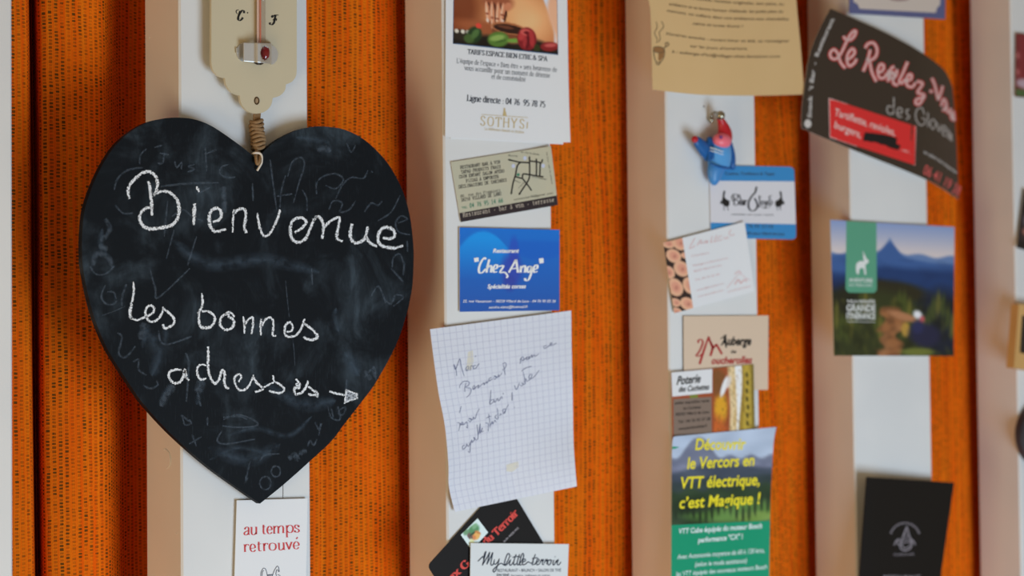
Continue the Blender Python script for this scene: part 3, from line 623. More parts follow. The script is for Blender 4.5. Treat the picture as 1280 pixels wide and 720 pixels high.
sm = clip.modifiers.new('thickness', 'SOLIDIFY'); sm.thickness = .0005; sm.offset = -1
for foot in ([(304.2, 53), (300, 55), (296.8, 60), (296, 65.5), (297.2, 71), (300.5, 75.4), (304.2, 77)], [(339.2, 56.5), (343.5, 58.5), (346.8, 64), (347.4, 69.5), (345.5, 76), (342, 80), (338.8, 80.8)]):
    b = MB(); prism(b, cr(foot, 4), YF(TY - .7), .6); b.build('clip_foot', NK, clip)
b = MB(); b.tube([pt(295.8, 59.8, TY - .8), pt(296.2, 66, TY - .9)], .0007, 8); b.build('clip_tab', NK, clip)
b = MB(); b.ball(pt(330.6, 66, TY - 3.9), .0034, .0030, .0054, 18, 12); b.tube([pt(326.6, 56, TY - 3.2), pt(329.5, 64, TY - 3.6)], [.0022, .0028], 10); bulb = b.build('bulb', mat('ruby_bulb', (120, 22, 30), .08, 0, .7), therm, smooth=True); bulb['label'] = 'dark red glass bulb'
b = MB(); b.ball(pt(323.4, 76.8, TY - 2.4), .0040, .0022, .0022, 16, 8); b.build('bulb_end', mat('dark_bulb_end', (62, 54, 48), .25, .4), therm, smooth=True)
pr = MB()
Z8 = (250, 0, 8)
inkblack = mat('black_ink', (30, 28, 27), .55)
for s_, nb in (([(375, 140), (362, 122), (366, 104), (388, 98)], (.6, 1.2)), ([(440, 132), (440, 112), (428, 104), (408, 120), (388, 155), (380, 190), (392, 206), (412, 198), (430, 175)], (.7, 2.7)), ([(398, 108), (386, 150), (390, 195)], (.5, 1.2))): ribbon(pr, T(*Z8, s_), 1, ty, .12, nib=(*nb, .25))
disc(pr, (250 + 476 / 8, 128 / 8), .9, .9, ty, .12)
for s_, nb in (([(728, 152), (716, 165), (722, 175), (736, 160), (752, 150), (786, 152)], (.8, 1.5)), ([(756, 152), (748, 190), (740, 225), (722, 246), (702, 244), (700, 232), (712, 230)], (.8, 2.7)), ([(728, 200), (750, 192), (768, 196)], (.7, 1.3)), ([(766, 184), (764, 208)], (.8, 1.2))): ribbon(pr, T(*Z8, s_), 1, ty, .12, nib=(*nb, .25))
pr.build('scale_lettering', inkblack, therm)
b = MB(); ring = [pt(321 + 2.7 * math.cos(a), 126 + 4.2 * math.sin(a), TY - .2) for a in np.linspace(0, 2 * math.pi, 21)]; b.tube(ring, .0004, 6, cap=False); b.build('eyelet', mat('aged_brass', (92, 74, 50), .45, .7), therm)
b = MB(); disc(b, (321.2, 126), 2.4, 3.8, ty, .08); b.build('eyelet_hole', mat('twine_in_hole', (168, 140, 108), .9), therm)

# ------------------------------------------------------------------ twine between thermometer and heart
def mk_twine():
    t = NT('hemp_twine'); c = t.obj(); n = t.noise(t.scale(c, (900, 900, 2200)), 1, 3, .6)
    t.base(t.mix(n, (.12, .06, .026), (.48, .31, .165)), .9, .1); t.bump(n, .5, .0006); return t.m
TW = mk_twine()
b = MB()
for dx in (-2.6, -.6, 1.2, 3.0): b.tube(cr([tuple(pt(321.5 + dx * 1.1, 139, -5.0)), tuple(pt(320.8 + dx, 150, -6.5)), tuple(pt(321.5 + dx * .6, 190, -6.0))], 6), .00095, 7)
twine = b.build('twine_cord', TW, smooth=True); tag(twine, 'brown coiled twine joining the thermometer to the heart chalkboard', 'twine')
b = MB(); hel = []
for i in range(8 * 18 + 1):
    t_ = i / 18; py = 151 + 4.65 * t_; a = 2 * math.pi * t_; cx = 320.4 + .35 * t_
    r_ = (1.0 + .08 * math.sin(t_ * 5.1)) * (.88 if t_ < .8 or t_ > 7.2 else 1)
    p = pt(cx, py, -6.0); hel.append(p + Vector((.0039 * r_ * math.cos(a), -.0036 * r_ * math.sin(a), .0006 * math.sin(a * 2 + t_))))
b.tube(hel, .00118, 8); b.build('twine_wrap', TW, twine, smooth=True)
b = MB(); b.tube(cr([tuple(pt(*p)) for p in ((321, 187, -8), (319.8, 196, -13), (321.5, 205, -14.2), (324.5, 200, -14), (323.5, 190, -9))], 7), .0010, 8); b.build('twine_loop', TW, twine, smooth=True)
b = MB(); b.tube(cr([tuple(pt(*p)) for p in ((315, 193, -8), (318, 191.2, -12), (324, 191.5, -13), (327, 195, -13.5), (327, 203, -13.8), (324, 209, -13.6), (321.3, 213.4, -12.8))], 7), .00072, 8); ws = b.build('white_string', mat('white_string', (222, 212, 200), .85), twine, smooth=True); ws['label'] = 'white string loop through the heart'

# ------------------------------------------------------------------ cards and papers
WHITE = mat('white_paper', (236, 237, 240), .6); EDGE = mat('paper_edge', (222, 218, 210), .8)
def sheet(name, q, yf, front, label, cat, group='cards and papers stuck on the slats', th=.35, nu=12, nv=12, edge=EDGE, **kw):
    b = MB(); slab(b, coons(*q, nu, nv, **kw), yf, th); o = b.build(name, [front, edge], smooth=False)
    return tag(o, label, cat, group)
def letters(parent, fn, m, name='lettering', label=None):
    b = MB(); fn(b); o = b.build(name, m, parent)
    if label: o['label'] = label
    return o

# bookmark-like card under the heart
yf = YF(-2.2)
c1 = sheet('business_card', [(296, 625.5), (384.5, 623), (381.2, 800), (290.8, 800)], yf, WHITE, 'white card with red serif lettering under the heart tip', 'card')
K9 = (285, 640, 9)
def didot(b, strokes, thin=.55, thick=2.1):
    for p in strokes: ribbon(b, T(*K9, p), 1, yf, .15, 6, nib=(thin, thick))
def dserif(b, x, y, w_=24): ribbon(b, T(*K9, [(x - w_ / 2, y), (x + w_ / 2, y - 1)]), .6, yf, .16, 2)
def w1(b):
    # au temps
    didot(b, [[(190, 190), (205, 172), (224, 172), (233, 190), (233, 245), (246, 256)], [(233, 208), (200, 222), (184, 240), (192, 258), (212, 258), (232, 240)], [(190, 196), (192, 186)],
        [(266, 172), (266, 235), (280, 256), (302, 252), (318, 232)], [(319, 168), (319, 250)], [(400, 145), (400, 225), (408, 246), (424, 244)], [(388, 168), (420, 165)],
        [(444, 205), (492, 198), (484, 168), (462, 162), (446, 185), (443, 215), (456, 242), (478, 244), (496, 228)], [(520, 160), (520, 240)], [(520, 182), (540, 162), (558, 162), (567, 180), (567, 238)], [(568, 180), (590, 158), (610, 158), (622, 178), (622, 234)],
        [(662, 152), (664, 282)], [(664, 175), (685, 152), (712, 152), (730, 172), (732, 200), (716, 228), (690, 232), (666, 214)], [(795, 165), (782, 148), (762, 148), (752, 165), (764, 182), (788, 194), (800, 210), (790, 226), (768, 228), (752, 212)], [(796, 150), (796, 172)], [(752, 208), (752, 228)]])
    for x, y in ((262, 172), (316, 170), (516, 161), (524, 241), (570, 239), (624, 235), (660, 154), (665, 283), (520, 241)): dserif(b, x, y)
    # retrouve
    didot(b, [[(190, 368), (192, 446)], [(192, 392), (206, 368), (224, 366), (234, 376)], [(252, 410), (304, 402), (296, 370), (272, 362), (254, 384), (252, 415), (266, 442), (290, 446), (310, 428)], [(346, 336), (348, 416), (356, 438), (376, 436)], [(330, 362), (374, 358)],
        [(404, 356), (408, 436)], [(408, 382), (422, 356), (440, 354), (450, 364)], [(500, 350), (474, 360), (466, 390), (474, 420), (502, 432), (530, 420), (540, 390), (530, 360), (500, 350)], [(574, 350), (576, 410), (588, 428), (608, 424), (626, 406)], [(626, 346), (630, 424)],
        [(656, 344), (688, 420)], [(688, 418), (716, 340)], [(738, 382), (796, 374), (786, 342), (762, 336), (742, 360), (740, 388), (752, 412), (776, 416), (798, 398)], [(768, 304), (784, 284)]])
    for x, y in ((186, 369), (192, 447), (402, 357), (409, 437), (570, 351), (624, 347), (634, 424), (656, 344), (716, 340)): dserif(b, x, y)
letters(c1, w1, mat('red_ink', (212, 70, 74), .6), label='red serif words')
letters(c1, lambda b: [ribbon(b, T(*K9, p), .8, yf, .15, 5) for p in ([(370, 730), (372, 680), (392, 640), (406, 632), (424, 645), (438, 690), (445, 730)], [(384, 720), (390, 670), (404, 660)], [(500, 720), (516, 670), (545, 618), (560, 610), (570, 628), (578, 672)], [(545, 720), (540, 690), (550, 650), (566, 660), (568, 675)], [(440, 708), (500, 702)], [(445, 716), (505, 712)], [(560, 706), (590, 716)], [(380, 740), (470, 790), (560, 740)])], mat('grey_ink', (92, 96, 110), .6), 'line_drawing')

# spa leaflet
def yspa(px, py): return -1.4 - 3.2 * max(0, (px - 640) / 75) ** 2 * (.4 + max(0, py + 100) / 280)
c2 = sheet('flyer', [(557.5, -112), (708, -102), (713, 178), (556.5, 171)], yspa, WHITE, 'white spa leaflet with massage photo and roses near the top', 'leaflet', right=[(709, 0), (710.8, 110)], bottom=[(600, 173.6), (660, 176.6)])
b = MB(); slab(b, coons((560, -108), (706, -100), (704, 180.5), (563, 173.5), 8, 8), lambda x, y: yspa(x, y) + .8, .3); b.build('back_leaf', [WHITE, EDGE], c2)
def p_spa(U, V):
    c = Canvas(U, V, (176, 100, 58)); n = ns(U, V, 9, 9, 3)
    c.ell(.62, .60, .42, .34, (214, 150, 98), 0, 1.2); c.ell(.70, .66, .2, .2, (236, 180, 128), 0, 1.3, .8); c.ell(.05, .62, .22, .4, (120, 58, 30), 0, .9); c.ell(.3, .8, .35, .07, (150, 80, 46), .1, .8)
    c.right(.90 - .05 * np.sin(V * 6) + .06 * (V - .5), (206, 214, 230), .02); c.right(.945 + .04 * np.sin(V * 9), (224, 170, 136), .04)
    c.ell(.42, .50, .15, .10, (150, 82, 54), 0, .5)
    F4 = ((.325, .62, .115, -.10), (.372, .655, .15, -.02), (.425, .66, .155, .05), (.468, .62, .11, .14))
    for u, v, l, r in F4: c.ell(u + .016, v + .01, .030, l, (70, 28, 18), r, .25)
    for u, v, l, r in F4:
        c.ell(u, v, .022, l, (206, 134, 98), r, .3); c.ell(u - .006, v, .010, l * .9, (236, 178, 146), r, .5); c.ell(u, v + l * .78, .013, .022, (242, 200, 182), r, .5); c.ell(u, v + l * .15, .018, .012, (150, 84, 60), r, .6)
    c.ell(.52, .545, .035, .05, (196, 122, 88), .5, .4)
    c.below(.90 + .03 * np.sin(U * 14), (26, 20, 14), .05); c.ell(.08, .9, .12, .06, (40, 32, 22), 0, .3)
    for u in (.03, .09, .14): c.ell(u, .86, .02, .022, (214, 206, 190), 0, .5)
    c.ell(.53, .815, .165, .10, (122, 66, 40), .06, .12); c.ell(.53, .775, .172, .062, (170, 104, 66), .08, .12); c.ell(.535, .78, .15, .046, (48, 24, 18), .08, .15); c.ell(.50, .765, .08, .016, (104, 58, 40), .08, .4)
    c.ell(.20, .885, .07, .095, (30, 52, 26), .3, .3); c.ell(.15, .93, .05, .05, (64, 88, 42), 0, .4); c.ell(.21, .87, .03, .06, (74, 104, 54), .5, .5); c.ell(.24, .78, .028, .028, (206, 62, 48), 0, .3)
    c.ell(.43, .905, .105, .08, (84, 118, 48), -.35, .25); c.ell(.42, .89, .075, .03, (136, 164, 84), -.35, .5); c.ell(.46, .92, .06, .012, (66, 96, 40), -.35, .4); c.ell(.58, .90, .07, .022, (108, 150, 60), -.15, .4)
    c.ell(.705, .87, .092, .125, (122, 24, 30), .08, .15); c.ell(.665, .83, .035, .07, (176, 56, 56), .5, .4); c.ell(.70, .80, .06, .035, (196, 84, 78), .1, .4); c.ell(.71, .805, .035, .018, (96, 14, 22), .1, .4); c.ell(.75, .86, .026, .09, (164, 46, 48), -.1, .4); c.ell(.71, .90, .02, .08, (92, 12, 22), .1, .4); c.ell(.685, .90, .018, .06, (158, 46, 48), .1, .5)
    c.ell(.92, .925, .09, .05, (126, 30, 32), -.2, .25); c.ell(.93, .91, .06, .02, (186, 80, 76), -.2, .5); c.ell(.80, .97, .03, .06, (44, 50, 20), 0, .3)
    return c.a + n[..., None] * 5
qs = [(568.3, -60), (695.3, -50), (697.4, 68.2), (566.6, 54.2)]
b = MB(); ribbon(b, [qs[0], qs[1], qs[2], qs[3]], 1.6, yspa, .10, closed=True, smooth=False); b.build('picture_border', mat('steel_blue_ink', (86, 112, 150), .5), c2)
picture(qs, 90, 90, p_spa, yspa, c2)
def w2(b):
    stext(b, 'TARIFS ESPACE BIEN-ETRE & SPA', [(584.5, 67.2), (684, 76.4)], 5.8, yspa, thin=.6, thick=1.7)
    for s_, p in (("L'équipe de l'espace « Bien être » sera heureuse de", [(570.6, 78.5), (696, 90)]), ('vous accueillir pour un moment de détente', [(580.5, 87.5), (687.5, 97.2)]), ('et de convivialité', [(614, 98.2), (657, 102.2)])): stext(b, s_, p, 5.6, yspa, thin=.45, thick=.85)
    stext(b, 'Ligne directe : 04 76  95 78 75', [(583.5, 126), (681.5, 134.2)], 7.4, yspa, thin=.6, thick=1.6)
letters(c2, w2, mat('dark_slate_ink', (66, 72, 84), .6))
def w2b(b):
    stext(b, 'SOTHYS', [(598.5, 156.4), (657, 160.8)], 11.5, yspa, thin=.45, thick=1.1, mono=7.6, serif=.8); ribbon(b, [(659.4, 152.5), (658.8, 160.5)], 1.2, yspa, .15, 2)
    ribbon(b, [(602, 143), (660, 147)], .6, yspa, .15, 2); stext(b, 'La différence Beauté en Institut', [(605.5, 162.4), (655, 166.8)], 3.2, yspa, thin=.5, thick=.9)
    poly(b, [(630, 135), (632.4, 140), (633.6, 145.4), (628.4, 145), (629, 140)], yspa); disc(b, (630.6, 136.5), 1.2, 1.6, yspa)
letters(c2, w2b, mat('pale_gold_ink', (206, 184, 134), .5), 'gold_lettering', 'pale gold letters')

# beige card with street map
ym = lambda px, py: -1.2 - 1.6 * max(0, (px - 640) / 55) ** 2
qm = [(563.6, 202.5), (688.6, 182.6), (697.4, 256.2), (576.2, 277.6)]
def mk_kraft():
    t = NT('beige_marbled_card'); c = t.obj(); n = t.noise(c, 60, 3); t.base(t.mix(n, lin((206, 196, 168)), lin((184, 184, 164), 1.1)), .6); return t.m
c3 = sheet('business_card', qm, ym, mk_kraft(), 'beige card with black street map and black bottom band', 'card', right=[(692.6, 215)])
b = MB(); g = coons((574.2, 266.5), (695.9, 244.4), qm[2], qm[3], 8, 2)
ids = [[b.add(at(x, y, ym(x, y) - .1)) for x, y in r] for r in g]
for j in range(2):
    for i in range(8): b.face((ids[j][i], ids[j + 1][i], ids[j + 1][i + 1], ids[j][i + 1]))
b.build('black_band', mat('black_band_ink', (48, 38, 42), .5), c3)
K7 = (560, 185, 7.2)
def w3(b):
    for s_, a, e in (('RESTAURANT-BAR À VIN', (112, 188), (470, 138)), ('TAPAS-PRODUITS FRAIS', (118, 230), (476, 180)), ('COIN ENFANT SALON APÉRO', (100, 274), (508, 218)), ('PIZZAS À EMPORTER', (163, 310), (458, 268)), ('DÉCLINAISONS DE TARTARES', (98, 364), (530, 300))): stext(b, s_, T(*K7, [a, e]), 3.7, ym, thin=1.0, thick=1.35, mono=6.2, serif=1.5)
    stext(b, '80, rue des Pionniers', T(*K7, [(112, 446), (474, 390)]), 3.3, ym, thin=.7, thick=1, mono=5.6, serif=1.3); stext(b, '38250 VILLARD DE LANS', T(*K7, [(116, 484), (482, 424)]), 4.0, ym, thin=.9, thick=1.3, mono=6, serif=1.3)
    text(b, 'contact.bar38@gmail. com', T(*K7, [(595, 472), (945, 412)]), 2.4, ym); text(b, 'Bourg', T(*K7, [(545, 74), (625, 78)]), 2.0, ym); text(b, 'Av. Gal de Gaulle', T(*K7, [(655, 42), (820, 66)]), 2.0, ym)
    text(b, 'rue de la République', T(*K7, [(755, 262), (888, 288)]), 1.6, ym); text(b, 'le bar de la place', T(*K7, [(885, 42), (935, 325)]), 1.8, ym); text(b, 'rue', T(*K7, [(640, 365), (690, 310)]), 2.2, ym); text(b, 'place', T(*K7, [(604, 296), (650, 318)]), 1.8, ym)
letters(c3, w3, mat('typewriter_ink', (74, 72, 66), .6))
def w3m(b):
    R = lambda p, w_=1.75: ribbon(b, T(*K7, p), w_, ym, .15, 5)
    R([(545, 105), (600, 118), (650, 128), (735, 132)]); R([(655, 128), (625, 160), (608, 240), (585, 320), (570, 410)]); R([(733, 82), (735, 180), (733, 262), (712, 310), (680, 358), (642, 415)]); R([(740, 118), (800, 124), (840, 132), (850, 102)]); R([(795, 96), (797, 180), (795, 250)]); R([(832, 132), (828, 190), (826, 256)])
    R([(604, 256), (640, 268), (668, 270), (672, 240), (690, 234), (735, 240), (800, 252), (860, 260)]); R([(665, 268), (700, 310), (730, 350), (752, 384)])
    for p in ([(538, 103), (562, 98), (556, 118)], [(560, 402), (582, 404), (568, 420)], [(636, 402), (658, 414), (636, 424)], [(724, 92), (744, 92), (733, 70)]): poly(b, T(*K7, p), ym)
letters(c3, w3m, inkblack, 'street_map', 'black line street map')
letters(c3, lambda b: (text(b, 'TEL.', T(*K7, [(124, 550), (180, 540)]), 2.8, ym), stext(b, '04 76 95 14 66', T(*K7, [(195, 538), (498, 488)]), 5.4, ym, thin=.9, thick=1.3, mono=5.6), disc(b, (560 + 632 / 7.2, 185 + 240 / 7.2), 2, 1.8, ym)), mat('green_ink', (52, 136, 106), .6), 'phone_number', 'green phone number')
letters(c3, lambda b: [disc(b, (560 + x / 7.2, 185 + y / 7.2), 2.2, 2.6, ym, .1) for x, y in ((692, 92), (588, 162), (857, 160))], mat('pale_blue_dot', (206, 212, 236), .6), 'map_dots')
letters(c3, lambda b: stext(b, 'Restaurant - bar à vin - terrasse', T(*K7, [(135, 622), (958, 480)]), 5.2, ym, .2, thin=.7, thick=1.0, mono=5.8, serif=1.4), mat('beige_ink', (214, 200, 182), .6), 'band_lettering')

# blue restaurant card
yb = lambda px, py: -1.6 - .8 * max(0, (px - 650) / 50) ** 2
qb = [(574.3, 284.3), (699.4, 287.2), (699.4, 388), (574.6, 389.8)]
c4 = sheet('business_card', qb, yb, mat('blue_card', (28, 98, 176), .4), 'blue glossy restaurant card with white script above the squared note', 'card')
def p_blue(U, V):
    c = Canvas(U, V, (20, 104, 194)); t = V[..., None]
    c.a = np.array((16, 110, 200.)) * (1 - t) + np.array((40, 66, 136.)) * t
    c.a = c.a * .55 + .45 * np.array((28, 100, 190.))
    f = np.where(U < .55, .40 - .38 * np.exp(-((U - .22) / .17) ** 2) , .40); f = .04 + .55 * ((U - .24) / .40) ** 2
    m = np.clip((V - f) / .02 + .5, 0, 1) * np.clip((.62 - U) / .05, 0, 1) * np.clip((.62 - V) / .5, 0, 1); c.lay(m * .75, (22, 150, 226))
    g = .38 - 1.6 * (U - .8) ** 2; c.lay(np.clip((V - .12) / .05, 0, 1) * np.clip((g - V) / .02 + .5, 0, 1) * np.clip((U - .56) / .04, 0, 1) * .5, (18, 84, 182))
    c.ell(.545, .30, .05, .20, (40, 74, 176), 0, .5, .8); c.ell(.52, .50, .10, .20, (52, 62, 160), 0, .6, .8); c.ell(.50, .66, .06, .10, (48, 62, 150), 0, .5, .7)
    return c.a
picture(qb, 60, 50, p_blue, yb, c4, .08, 1.35)
K55 = (550, 270, 5.54)
def w4(b):
    text(b, 'Restaurant', T(*K55, [(366, 254), (548, 254)]), 5.0, yb, .2, bold=.03, shear=.25); text(b, 'Spécialités corses', T(*K55, [(328, 502), (596, 500)]), 5.2, yb, .2, bold=.03, shear=.25)
    text(b, '25, rue Vaucanson - 38250 Villard de Lans - 04 76 95 05 26', T(*K55, [(158, 598), (802, 598)]), 3.2, yb, .2, bold=.01, shear=.25); text(b, 'sandra.viana@hotmail.fr', T(*K55, [(338, 640), (610, 636)]), 3.2, yb, .2, bold=.01, shear=.25)
    R = lambda p, n=(1.3, 3.0, -.2): ribbon(b, T(*K55, p), 1, yb, .2, 6, nib=n)
    R([(242, 290), (248, 318)]); R([(258, 288), (262, 316)]); R([(692, 294), (698, 328)]); R([(708, 292), (710, 326)])
    R([(318, 300), (306, 290), (284, 320), (270, 360), (272, 390), (292, 392), (316, 366)]); R([(342, 300), (330, 345), (322, 392)]); R([(326, 368), (342, 346), (356, 350), (352, 392)]); R([(372, 370), (394, 360), (396, 342), (382, 340), (370, 362), (374, 388), (396, 386)]); R([(408, 350), (440, 346), (416, 390), (448, 390), (468, 416), (458, 428)], (1.6, 2.6, 0))
    R([(476, 392), (500, 350), (526, 302)]); R([(526, 302), (534, 350), (540, 392)]); R([(500, 366), (540, 360)], (1.4, 2, 0)); R([(562, 346), (558, 392)]); R([(562, 366), (578, 346), (590, 352), (588, 392)]); R([(632, 350), (612, 352), (604, 376), (614, 390), (630, 372), (634, 350)]); R([(634, 350), (630, 400), (612, 442), (592, 444), (590, 430)]); R([(648, 372), (672, 362), (674, 344), (660, 342), (648, 364), (652, 388), (676, 384)])
letters(c4, w4, mat('white_ink', (246, 248, 250), .5, gain=1.05))

# squared paper note
def yn(px, py): return -2.6 - 5.5 * math.exp(-((py - 600) / 60) ** 2) * max(0, (px - 640) / 80) - 4.0 * max(0, (575 - px - (py - 410) * .02) / 40) * max(0, (py - 430) / 200) - 1.5 * math.sin((py - 400) / 42) ** 2 * abs(px - 630) / 90 
qn = [(537.6, 411.5), (714, 388.2), (721, 608), (568.5, 640)]
en = dict(left=[(541, 440), (548, 490), (556, 532), (560.5, 580), (561, 608)], right=[(714.6, 440), (716, 500), (717, 555)])
c5 = sheet('note_paper', qn, yn, mat('squared_paper', (226, 229, 240), .75), 'squared note paper with blue handwriting below the blue restaurant card', 'paper note', th=.2, nu=22, nv=28, **en)
gn = coons(*qn, 22, 28, **en)
b = MB()
for i in range(1, 22): ribbon(b, [gn[j][i] for j in range(29)], .42, yn, .1, smooth=False)
for j in range(1, 28): ribbon(b, gn[j], .42, yn, .1, smooth=False)
b.build('ruled_squares', mat('pale_violet_rule', (200, 202, 222), .8), c5)
K6, K6b = (550, 400, 6), (550, 480, 6)
def w5(b):
    R = lambda k, *ss: [ribbon(b, T(*k, p), .8, yn, .18, 5, taper=.3) for p in ss]
    R(K6, [(125, 420), (120, 370), (108, 340), (104, 332)], [(104, 336), (118, 370), (148, 292), (160, 350), (182, 424)], [(200, 375), (215, 362), (212, 348), (196, 358), (196, 380), (218, 376)], [(228, 380), (232, 345), (246, 348)], [(270, 340), (252, 345), (252, 366), (272, 358), (290, 330), (296, 332)], [(262, 276), (272, 270)])
    R(K6, [(196, 470), (186, 510), (188, 540)], [(148, 512), (150, 490), (176, 462), (215, 462), (218, 485), (192, 505), (230, 515), (228, 550), (198, 582)], [(246, 520), (262, 505), (258, 492), (246, 505), (252, 522), (275, 500), (292, 488), (284, 510), (306, 490)], [(306, 492), (330, 470), (330, 488), (350, 462), (352, 476), (366, 452)], [(386, 430), (368, 442), (372, 458), (392, 440)], [(400, 430), (412, 445), (424, 425), (405, 420), (430, 432), (440, 408), (442, 428), (466, 395)], [(468, 330), (490, 320), (496, 345), (478, 372), (466, 372)], [(476, 340), (484, 380), (490, 412)])
    R(K6, [(612, 285), (600, 330)], [(600, 300), (618, 276), (630, 290), (618, 308), (640, 290), (655, 276), (648, 298), (668, 288), (668, 272), (668, 292), (690, 262), (690, 282), (708, 262), (716, 272), (742, 252)], [(800, 190), (778, 200), (784, 214), (810, 200), (840, 176), (828, 172), (830, 192), (858, 182), (874, 170)])
    R(K6, [(612, 385), (640, 362), (688, 346)], [(558, 488), (566, 510), (575, 520), (598, 470)], [(602, 484), (612, 496), (626, 480), (610, 472), (640, 478), (625, 390)], [(632, 470), (645, 440), (652, 460), (680, 438), (690, 410), (672, 412), (668, 438), (700, 432), (745, 376)])
    R(K6, [(382, 525), (378, 590), (374, 636)], [(400, 600), (378, 605), (376, 632), (404, 610), (402, 594), (412, 618), (432, 590), (440, 608), (462, 575), (468, 592)], [(472, 545), (476, 560)], [(540, 545), (540, 606)], [(556, 652), (560, 655)], [(160, 646), (146, 698)])
    R(K6b, [(128, 290), (150, 298), (140, 352)], [(150, 312), (172, 298), (168, 286), (156, 302), (180, 304), (200, 284), (206, 330), (196, 320)], [(214, 270), (226, 284), (236, 262), (216, 258), (244, 270), (250, 248), (262, 262), (274, 230), (280, 212), (296, 186)])
    R(K6b, [(188, 460), (170, 466), (172, 490), (196, 470), (200, 450), (214, 470), (230, 440), (222, 512), (210, 502)], [(222, 450), (240, 420), (240, 440), (262, 410), (252, 400), (268, 420), (286, 400), (278, 306), (288, 380), (302, 298), (300, 370), (318, 330), (312, 360), (328, 352)], [(340, 292), (362, 300), (360, 358)], [(364, 222), (372, 270), (376, 330)], [(346, 256), (386, 240)], [(380, 310), (392, 280), (396, 300), (412, 272), (420, 290)], [(430, 180), (436, 260), (412, 250), (424, 232)], [(448, 240), (455, 222), (462, 235)], [(468, 222), (486, 218), (492, 190), (472, 192), (480, 215), (514, 152)], [(540, 68), (542, 124)], [(558, 172), (561, 176)])
letters(c5, w5, mat('ballpoint_ink', (118, 124, 156), .6), 'handwriting', 'blue ballpoint handwriting')
STAIN = mat('old_glue_stain', (224, 220, 208), .6)
for q in ([(585, 440), (591, 438), (592, 452), (589, 463), (583, 462)], [(633, 581), (648, 577), (648, 584), (640, 590), (633, 589)]): letters(c5, lambda b: poly(b, q, yn, .06), STAIN, 'glue_stain')

# black card with red lettering, mostly behind the two papers
yt = YF(-1.3)
qt = [(632, 600), (681.5, 682), (584.5, 788), (534.5, 707)]
b = MB(); prism(b, rounded(qt, 6), yt, .4); c6 = b.build('business_card', mat('black_card', (27, 25, 25), .55, 0, .2))
tag(c6, 'black card with red lettering, tilted, between squared note and white script card', 'card', 'cards and papers stuck on the slats')
K60 = (520, 600, 6)
upt = (-.58, -.66)
letters(c6, lambda b: (stext(b, 'du', T(*K60, [(522, 486), (590, 436)]), 9.4, yt, thin=.8, thick=2.0, up=upt), stext(b, 'Terroir', T(*K60, [(602, 424), (772, 254)]), 10.0, yt, thin=.8, thick=2.0, up=upt), stext(b, 'ux G', T(*K60, [(262, 765), (409, 631)]), 10.0, yt, thin=.8, thick=2.0, up=upt)), mat('coral_red_ink', (226, 78, 70), .5), 'lettering', 'coral red letters')
letters(c6, lambda b: text(b, 'SUR MESURE', T(*K60, [(662, 470), (772, 362)]), 2.6, yt, bold=.01, up=upt), mat('silver_ink', (178, 172, 178), .5), 'small_lettering')
def p_house(U, V):
    c = Canvas(U, V, (206, 226, 228)); c.ell(.32, .45, .26, .30, (86, 138, 96), .5, .4); c.ell(.2, .3, .12, .14, (124, 168, 130), 0, .5); c.ell(.62, .48, .22, .20, (226, 170, 96), 0, .25); c.ell(.60, .62, .14, .10, (206, 130, 82), 0, .4); c.ell(.40, .72, .22, .10, (110, 88, 84), 0, .4); c.ell(.72, .78, .2, .08, (216, 220, 168), 0, .4); c.ell(.42, .55, .05, .2, (58, 78, 58), .2, .4); c.ell(.1, .75, .14, .14, (110, 150, 116), 0, .5); c.ell(.58, .35, .2, .04, (186, 120, 70), -.4, .3); return c.a
picture([(597, 648), (610.2, 665.5), (589.6, 687.5), (576, 668.6)], 24, 24, p_house, yt, c6)

